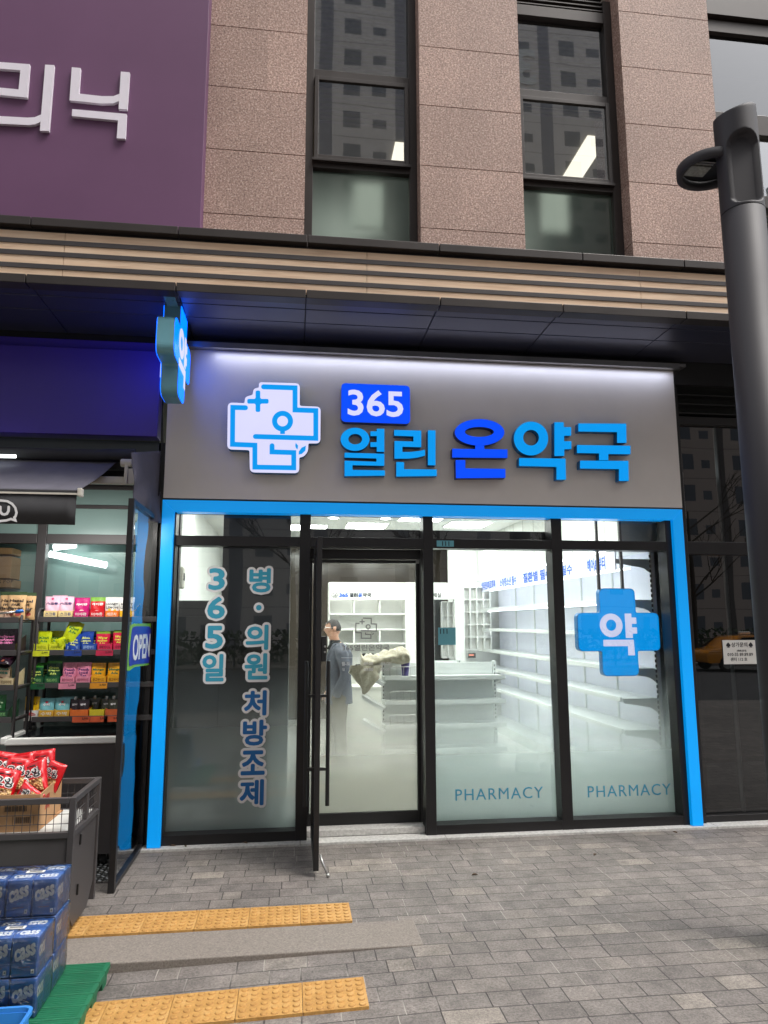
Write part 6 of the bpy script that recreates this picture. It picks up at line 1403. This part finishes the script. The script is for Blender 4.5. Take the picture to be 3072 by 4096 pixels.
for s_ in (0, .3, .6, .8, .9, .96, 1.0):     # slanted crown
    for k in range(na):
        a = 2*PI*k/na; zt = zlow+.075+.055*math.cos(a-.5); r = lR*(1-.12*max(0, s_-.75)/.25*max(0, s_-.75)/.25); mb.v.append((lx+r*math.cos(a), LY+r*math.sin(a), z_list[-1]+(zt-z_list[-1])*(s_*.97+.03)))
nr = len(z_list)+7
for i in range(nr-1):
    for k in range(na): mb.f.append((i*na+k, i*na+(k+1) % na, (i+1)*na+(k+1) % na, (i+1)*na+k)); mb.m.append(0)
mb.f.append(tuple((nr-1)*na+k for k in range(na))); mb.m.append(0)
hd = mb.build('head_module', M['lamp_grey'], LP, 0, True, ang=30)
mb = MB().cyl((lx, LY, .14), (lx, LY, zmod-.006), lR, 64); mb.build('post', M['lamp_grey'], LP, 0, True)
MB().cyl((lx, LY, zmod-.006), (lx, LY, zmod), lR-.004, 64).build('joint', M['black_steel'], LP)
MB().loft([(lx, LY, 0, .16, .16), (lx, LY, .02, .16, .16), (lx, LY, .03, .155, .155), (lx, LY, .14, .15, .15)], 40).build('base', M['lamp_grey'], LP, .004)
c = Py(2880, 682, LY+.17); rr, r2 = .222, .182; mb = MB(); n_ = 64; cx = lx-.10
prof = [(rr-.012, -.035), (rr, -.028), (rr, .03), (rr-.012, .036), (r2+.012, .036), (r2, .03), (r2, -.028), (r2+.01, -.035)]
for k in range(n_):
    a = 2*PI*k/n_
    for r, dz in prof: mb.v.append((cx+r*math.cos(a), c.y+r*.95*math.sin(a), c.z+dz))
m_ = len(prof)
for k in range(n_):
    for q in range(m_): mb.f.append((k*m_+q, k*m_+(q+1) % m_, ((k+1) % n_)*m_+(q+1) % m_, ((k+1) % n_)*m_+q)); mb.m.append(0)
lum = mb.build('luminaire_ring', M['lamp_grey'], LP, 0, True)
mb = MB(); mb.prism([[(r2*.99*math.cos(2*PI*k/40), r2*.94*math.sin(2*PI*k/40)) for k in range(40)]], V((cx, c.y, c.z)), XR, YF, .03, .02); mb.build('luminaire_cover', M['black_steel'], lum)
mb = MB().box(cx-.15, cx-.0, c.y-.02, c.y+.09, c.z+.002, c.z+.019); mb.build('led_board', mat('unlit led board', S(150, 150, 140), .4, .2, .2, 60), lum)
mb = MB()
for y in (-.075, -.05): mb.box(cx-.15, cx, c.y+y, c.y+y+.014, c.z+.004, c.z+.019)
mb.build('heat_fin', M['steel'], lum)
# ------------------------------------------------------------------ the other side of the street, seen in the glass
def tower_mat(nm, wall, win, fx, fz, band):
    m, nt, out = newmat(nm); co = nd(nt, 'TexCoord').outputs['Object']; sp = nd(nt, 'SeparateXYZ', {0: co})
    x = mth(nt, 'FRACT', mth(nt, 'DIVIDE', sp.outputs[0], fx)); z = mth(nt, 'FRACT', mth(nt, 'DIVIDE', sp.outputs[2], fz))
    def band_(v, a, b): return mth(nt, 'MULTIPLY', mth(nt, 'GREATER_THAN', v, a), mth(nt, 'LESS_THAN', v, b))
    w_ = mth(nt, 'MAXIMUM', mth(nt, 'MULTIPLY', band_(x, .12, .34), band_(z, .3, .8)), mth(nt, 'MULTIPLY', band_(x, .5, .68), band_(z, .35, .62)))
    c = mixc(nt, mth(nt, 'LESS_THAN', z, .03), wall, tuple(k*.6 for k in wall)); c = mixc(nt, band_(x, .8, .97), c, band); c = mixc(nt, w_, c, win)
    p = nd(nt, 'BsdfPrincipled', {'Base Color': c, 'Roughness': .6}); nt.links.new(p.outputs[0], out.inputs[0]); return m
def apartment(x0, x1, y0, y1, h, m, lab, cap=None):
    t = thing('apartment_block', ((x0+x1)/2, (y0+y1)/2, 0), lab, 'building')
    MB().box(x0, x1, y0, y1, -.1, h).build('walls', m, t); MB().box(x0-.4, x1+.4, y0-.4, y1+.4, h+.01, h+1.2).build('roof', M['frame_grey'], t)
    if cap:
        mb = MB(); x = x0+.5
        while x < x1-.5: mb.box(x, x+.5, y1-.1, y1+.3, h+1.21, h+cap); x += 1.0 if (int(x) % 7) else 2.2
        mb.build('roof_screen', M['white_plain'], t); MB().box(x0+2, x1-2, y0+2, y1-2, h+1.21, h+cap*.8).build('plant_room', M['frame_grey'], t)
    return t
ta = tower_mat('beige apartment wall', S(226, 220, 214), S(140, 142, 146), 6.2, 2.9, S(150, 150, 156))
tb = tower_mat('grey brown apartment wall', S(180, 166, 156), S(96, 100, 108), 5.0, 2.9, S(86, 80, 78))
AT = apartment(-34, 27, -66, -46, 88, ta, 'tall beige apartment tower across the street, reflected in the upper windows')
apartment(30, 68, -72, -52, 38, tb, 'lower apartment block with a striped roof screen, reflected in the right window', 5.5)
apartment(-90, -40, -70, -48, 60, tb, 'brown apartment tower across the street behind the viewer')
apartment(70, 120, -70, -48, 64, ta, 'far apartment tower at the end of the street')
def tree(x, y, h, s):
    rs = random.Random(s); t = thing('street_tree', (x, y, 0), '', 'tree', 'bare street trees across the road'); bark = M.setdefault('bark', mat('dark bark', S(70, 60, 52), .9, 0, .2, 12)); tr = MB(); br = MB()
    tr.tube([(x, y, -.1), (x+.05, y, h*.25), (x, y+.1, h*.5), (x+.1, y, h*.8)], [.16, .13, .1, .04], 10)
    def grow(p, d, l, r, lv):
        q = p+d*l; br.tube([p, p+d*l*.5+V((rs.uniform(-.05, .05), rs.uniform(-.05, .05), .02))*l, q], [r, r*.8, r*.55], 5)
        if lv:
            for _ in range(3): grow(p+d*l*rs.uniform(.45, 1), (d+V((rs.uniform(-.8, .8), rs.uniform(-.8, .8), rs.uniform(-.1, .6)))).normalized(), l*.62, r*.55, lv-1)
    for k in range(8): a = rs.uniform(0, 6.28); z = h*rs.uniform(.3, .75); grow(V((x, y, z)), V((math.cos(a), math.sin(a), .7)).normalized(), h*.28, .05, 3)
    tr.build('trunk', bark, t); br.build('branches', bark, t); return t
TL_ = ['bare street tree reflected left of the pharmacy door', 'bare street tree opposite the door', 'bare street tree reflected in the right pharmacy windows', 'bare street tree reflected in the dark vacant glass', 'bare street tree farthest right across the road']
for k, (x, y, h) in enumerate(((-7, -25, 8), (0, -25.5, 9), (6.5, -25, 8.5), (12, -25, 9.5), (19, -25.5, 9))): tree(x, y, h, k)['label'] = TL_[k]
HD = mat('evergreen hedge leaves', (.05, .08, .035), .8, 0, .4, 6)
mb = MB(); rs = random.Random(3)
for k in range(9000):
    c = V((rs.uniform(-34, 44), -27+rs.uniform(-.6, .6), rs.uniform(0, 1.5))); a = V((rs.uniform(-1, 1), rs.uniform(-1, 1), rs.uniform(-1, 1)))*.13; b = V((rs.uniform(-1, 1), rs.uniform(-1, 1), rs.uniform(-1, 1)))*.13; mb.quad(c-a, c+b, c+a, c-b)
tag(mb.build('hedge', HD), 'long evergreen hedge across the road', 'hedge', kind='stuff')
def fence():
    t = thing('railing', (0, -24.3, 0), 'dark steel railing along the far side of the road', 'railing'); a = MB(); b = MB()
    for k in range(60): a.box(-36+1.4*k, -35.94+1.4*k, -24.33, -24.27, -.05, 1.1)
    b.box(-36, 48, -24.32, -24.28, 1.1, 1.15).box(-36, 48, -24.32, -24.28, .2, .24)
    for k in range(280): b.box(-36+.3*k, -35.98+.3*k, -24.31, -24.29, .241, 1.099)
    p = a.build('post', M['black_steel'], t); p['kind'] = 'stuff'; q = b.build('rails', M['black_steel'], t)
fence()
def taxi(x, y):
    t = thing('taxi', (x, y, -.13), 'yellow taxi on the road, reflected in the dark vacant glass', 'car'); ye = mat('orange yellow car paint', S(236, 150, 16), .25, 0, .02, coat=.8); dk = mat('dark car glass', S(20, 22, 26), .05); z0 = -.13
    body = rnd_poly([(-2.25, .35), (2.25, .35), (2.28, .75), (2.1, .88), (1.35, .95), (.75, 1.4), (-.95, 1.43), (-1.75, .98), (-2.22, .9)], .12, 4)
    mb = MB(); mb.prism([body], V((x, y+.85, z0)), -XR, ZU, 0, -1.7); mb.build('body', ye, t, .05, True)
    for s_, yy in ((1, .851), (-1, -.851)):
        mb = MB(); mb.prism([rnd_poly([(1.15, .97), (.68, 1.33), (-.88, 1.36), (-1.5, 1.0)], .05, 3)], V((x, y+yy, z0)), -XR if s_ > 0 else XR, ZU, .004, -.004); mb.build('side_window', dk, t)
        for wx in (-1.4, 1.4):
            w_ = MB().cyl((x+wx, y+s_*.72, z0+.32), (x+wx, y+s_*.87, z0+.32), .32, 24).build('wheel', M['rubber'], t, .03); MB().cyl((x+wx, y+s_*.871, z0+.32), (x+wx, y+s_*.885, z0+.32), .2, 20).build('rim', M['steel'], w_)
    MB().box(x-.25, x+.25, y-.08, y+.08, z0+1.44, z0+1.56).build('roof_sign', M['white_plain'], t, .03)
taxi(Py(2770, 2490, 21.3).x+2.3, -21.0)
# two numerals on the tower that show mirrored in an upper window
g = V((Py(2115, 265, FY).x, FY, Py(2115, 265, FY).z)); d = (g-CAM).normalized(); d.y = -d.y; hit = g+d*((-46-g.y)/d.y); mb = MB()
text(mb, '302', V((hit.x-2.6, -46+.0, hit.z)), -XR, ZU, None, 3.4, .05, 0, bold=.03); o = mb.build('block_number', M['white_plain'], AT)

# dry leaves blown against the sill
lf = mat('dry brown leaf', S(92, 72, 54), .8, 0, .3, 40); first = None
for k, (u, v) in enumerate(((690, 3384), (742, 3386), (836, 3368), (980, 3372), (1082, 3362), (1900, 3500), (2700, 3330), (2380, 3420))):
    p = Pz(u, v, .024 if v < 3390 else .004)
    if first is None:
        mb = MB(); mb.prism([[(-.022, 0), (-.008, .010), (.012, .008), (.026, .0), (.01, -.009), (-.01, -.008)]], V((0, 0, 0)), XR, YF, .003, 0); first = mb.build('dry_leaf', lf); o = first
        for v_ in first.data.vertices: v_.co.z += abs(v_.co.y)*.8
    else: o = first.copy(); COL.objects.link(o)
    o.location = p; o.rotation_euler = (0, 0, k*1.9); tag(o, 'small dry brown leaf lying on the ground near the shop sill', 'leaf', 'dry leaves near the sill')
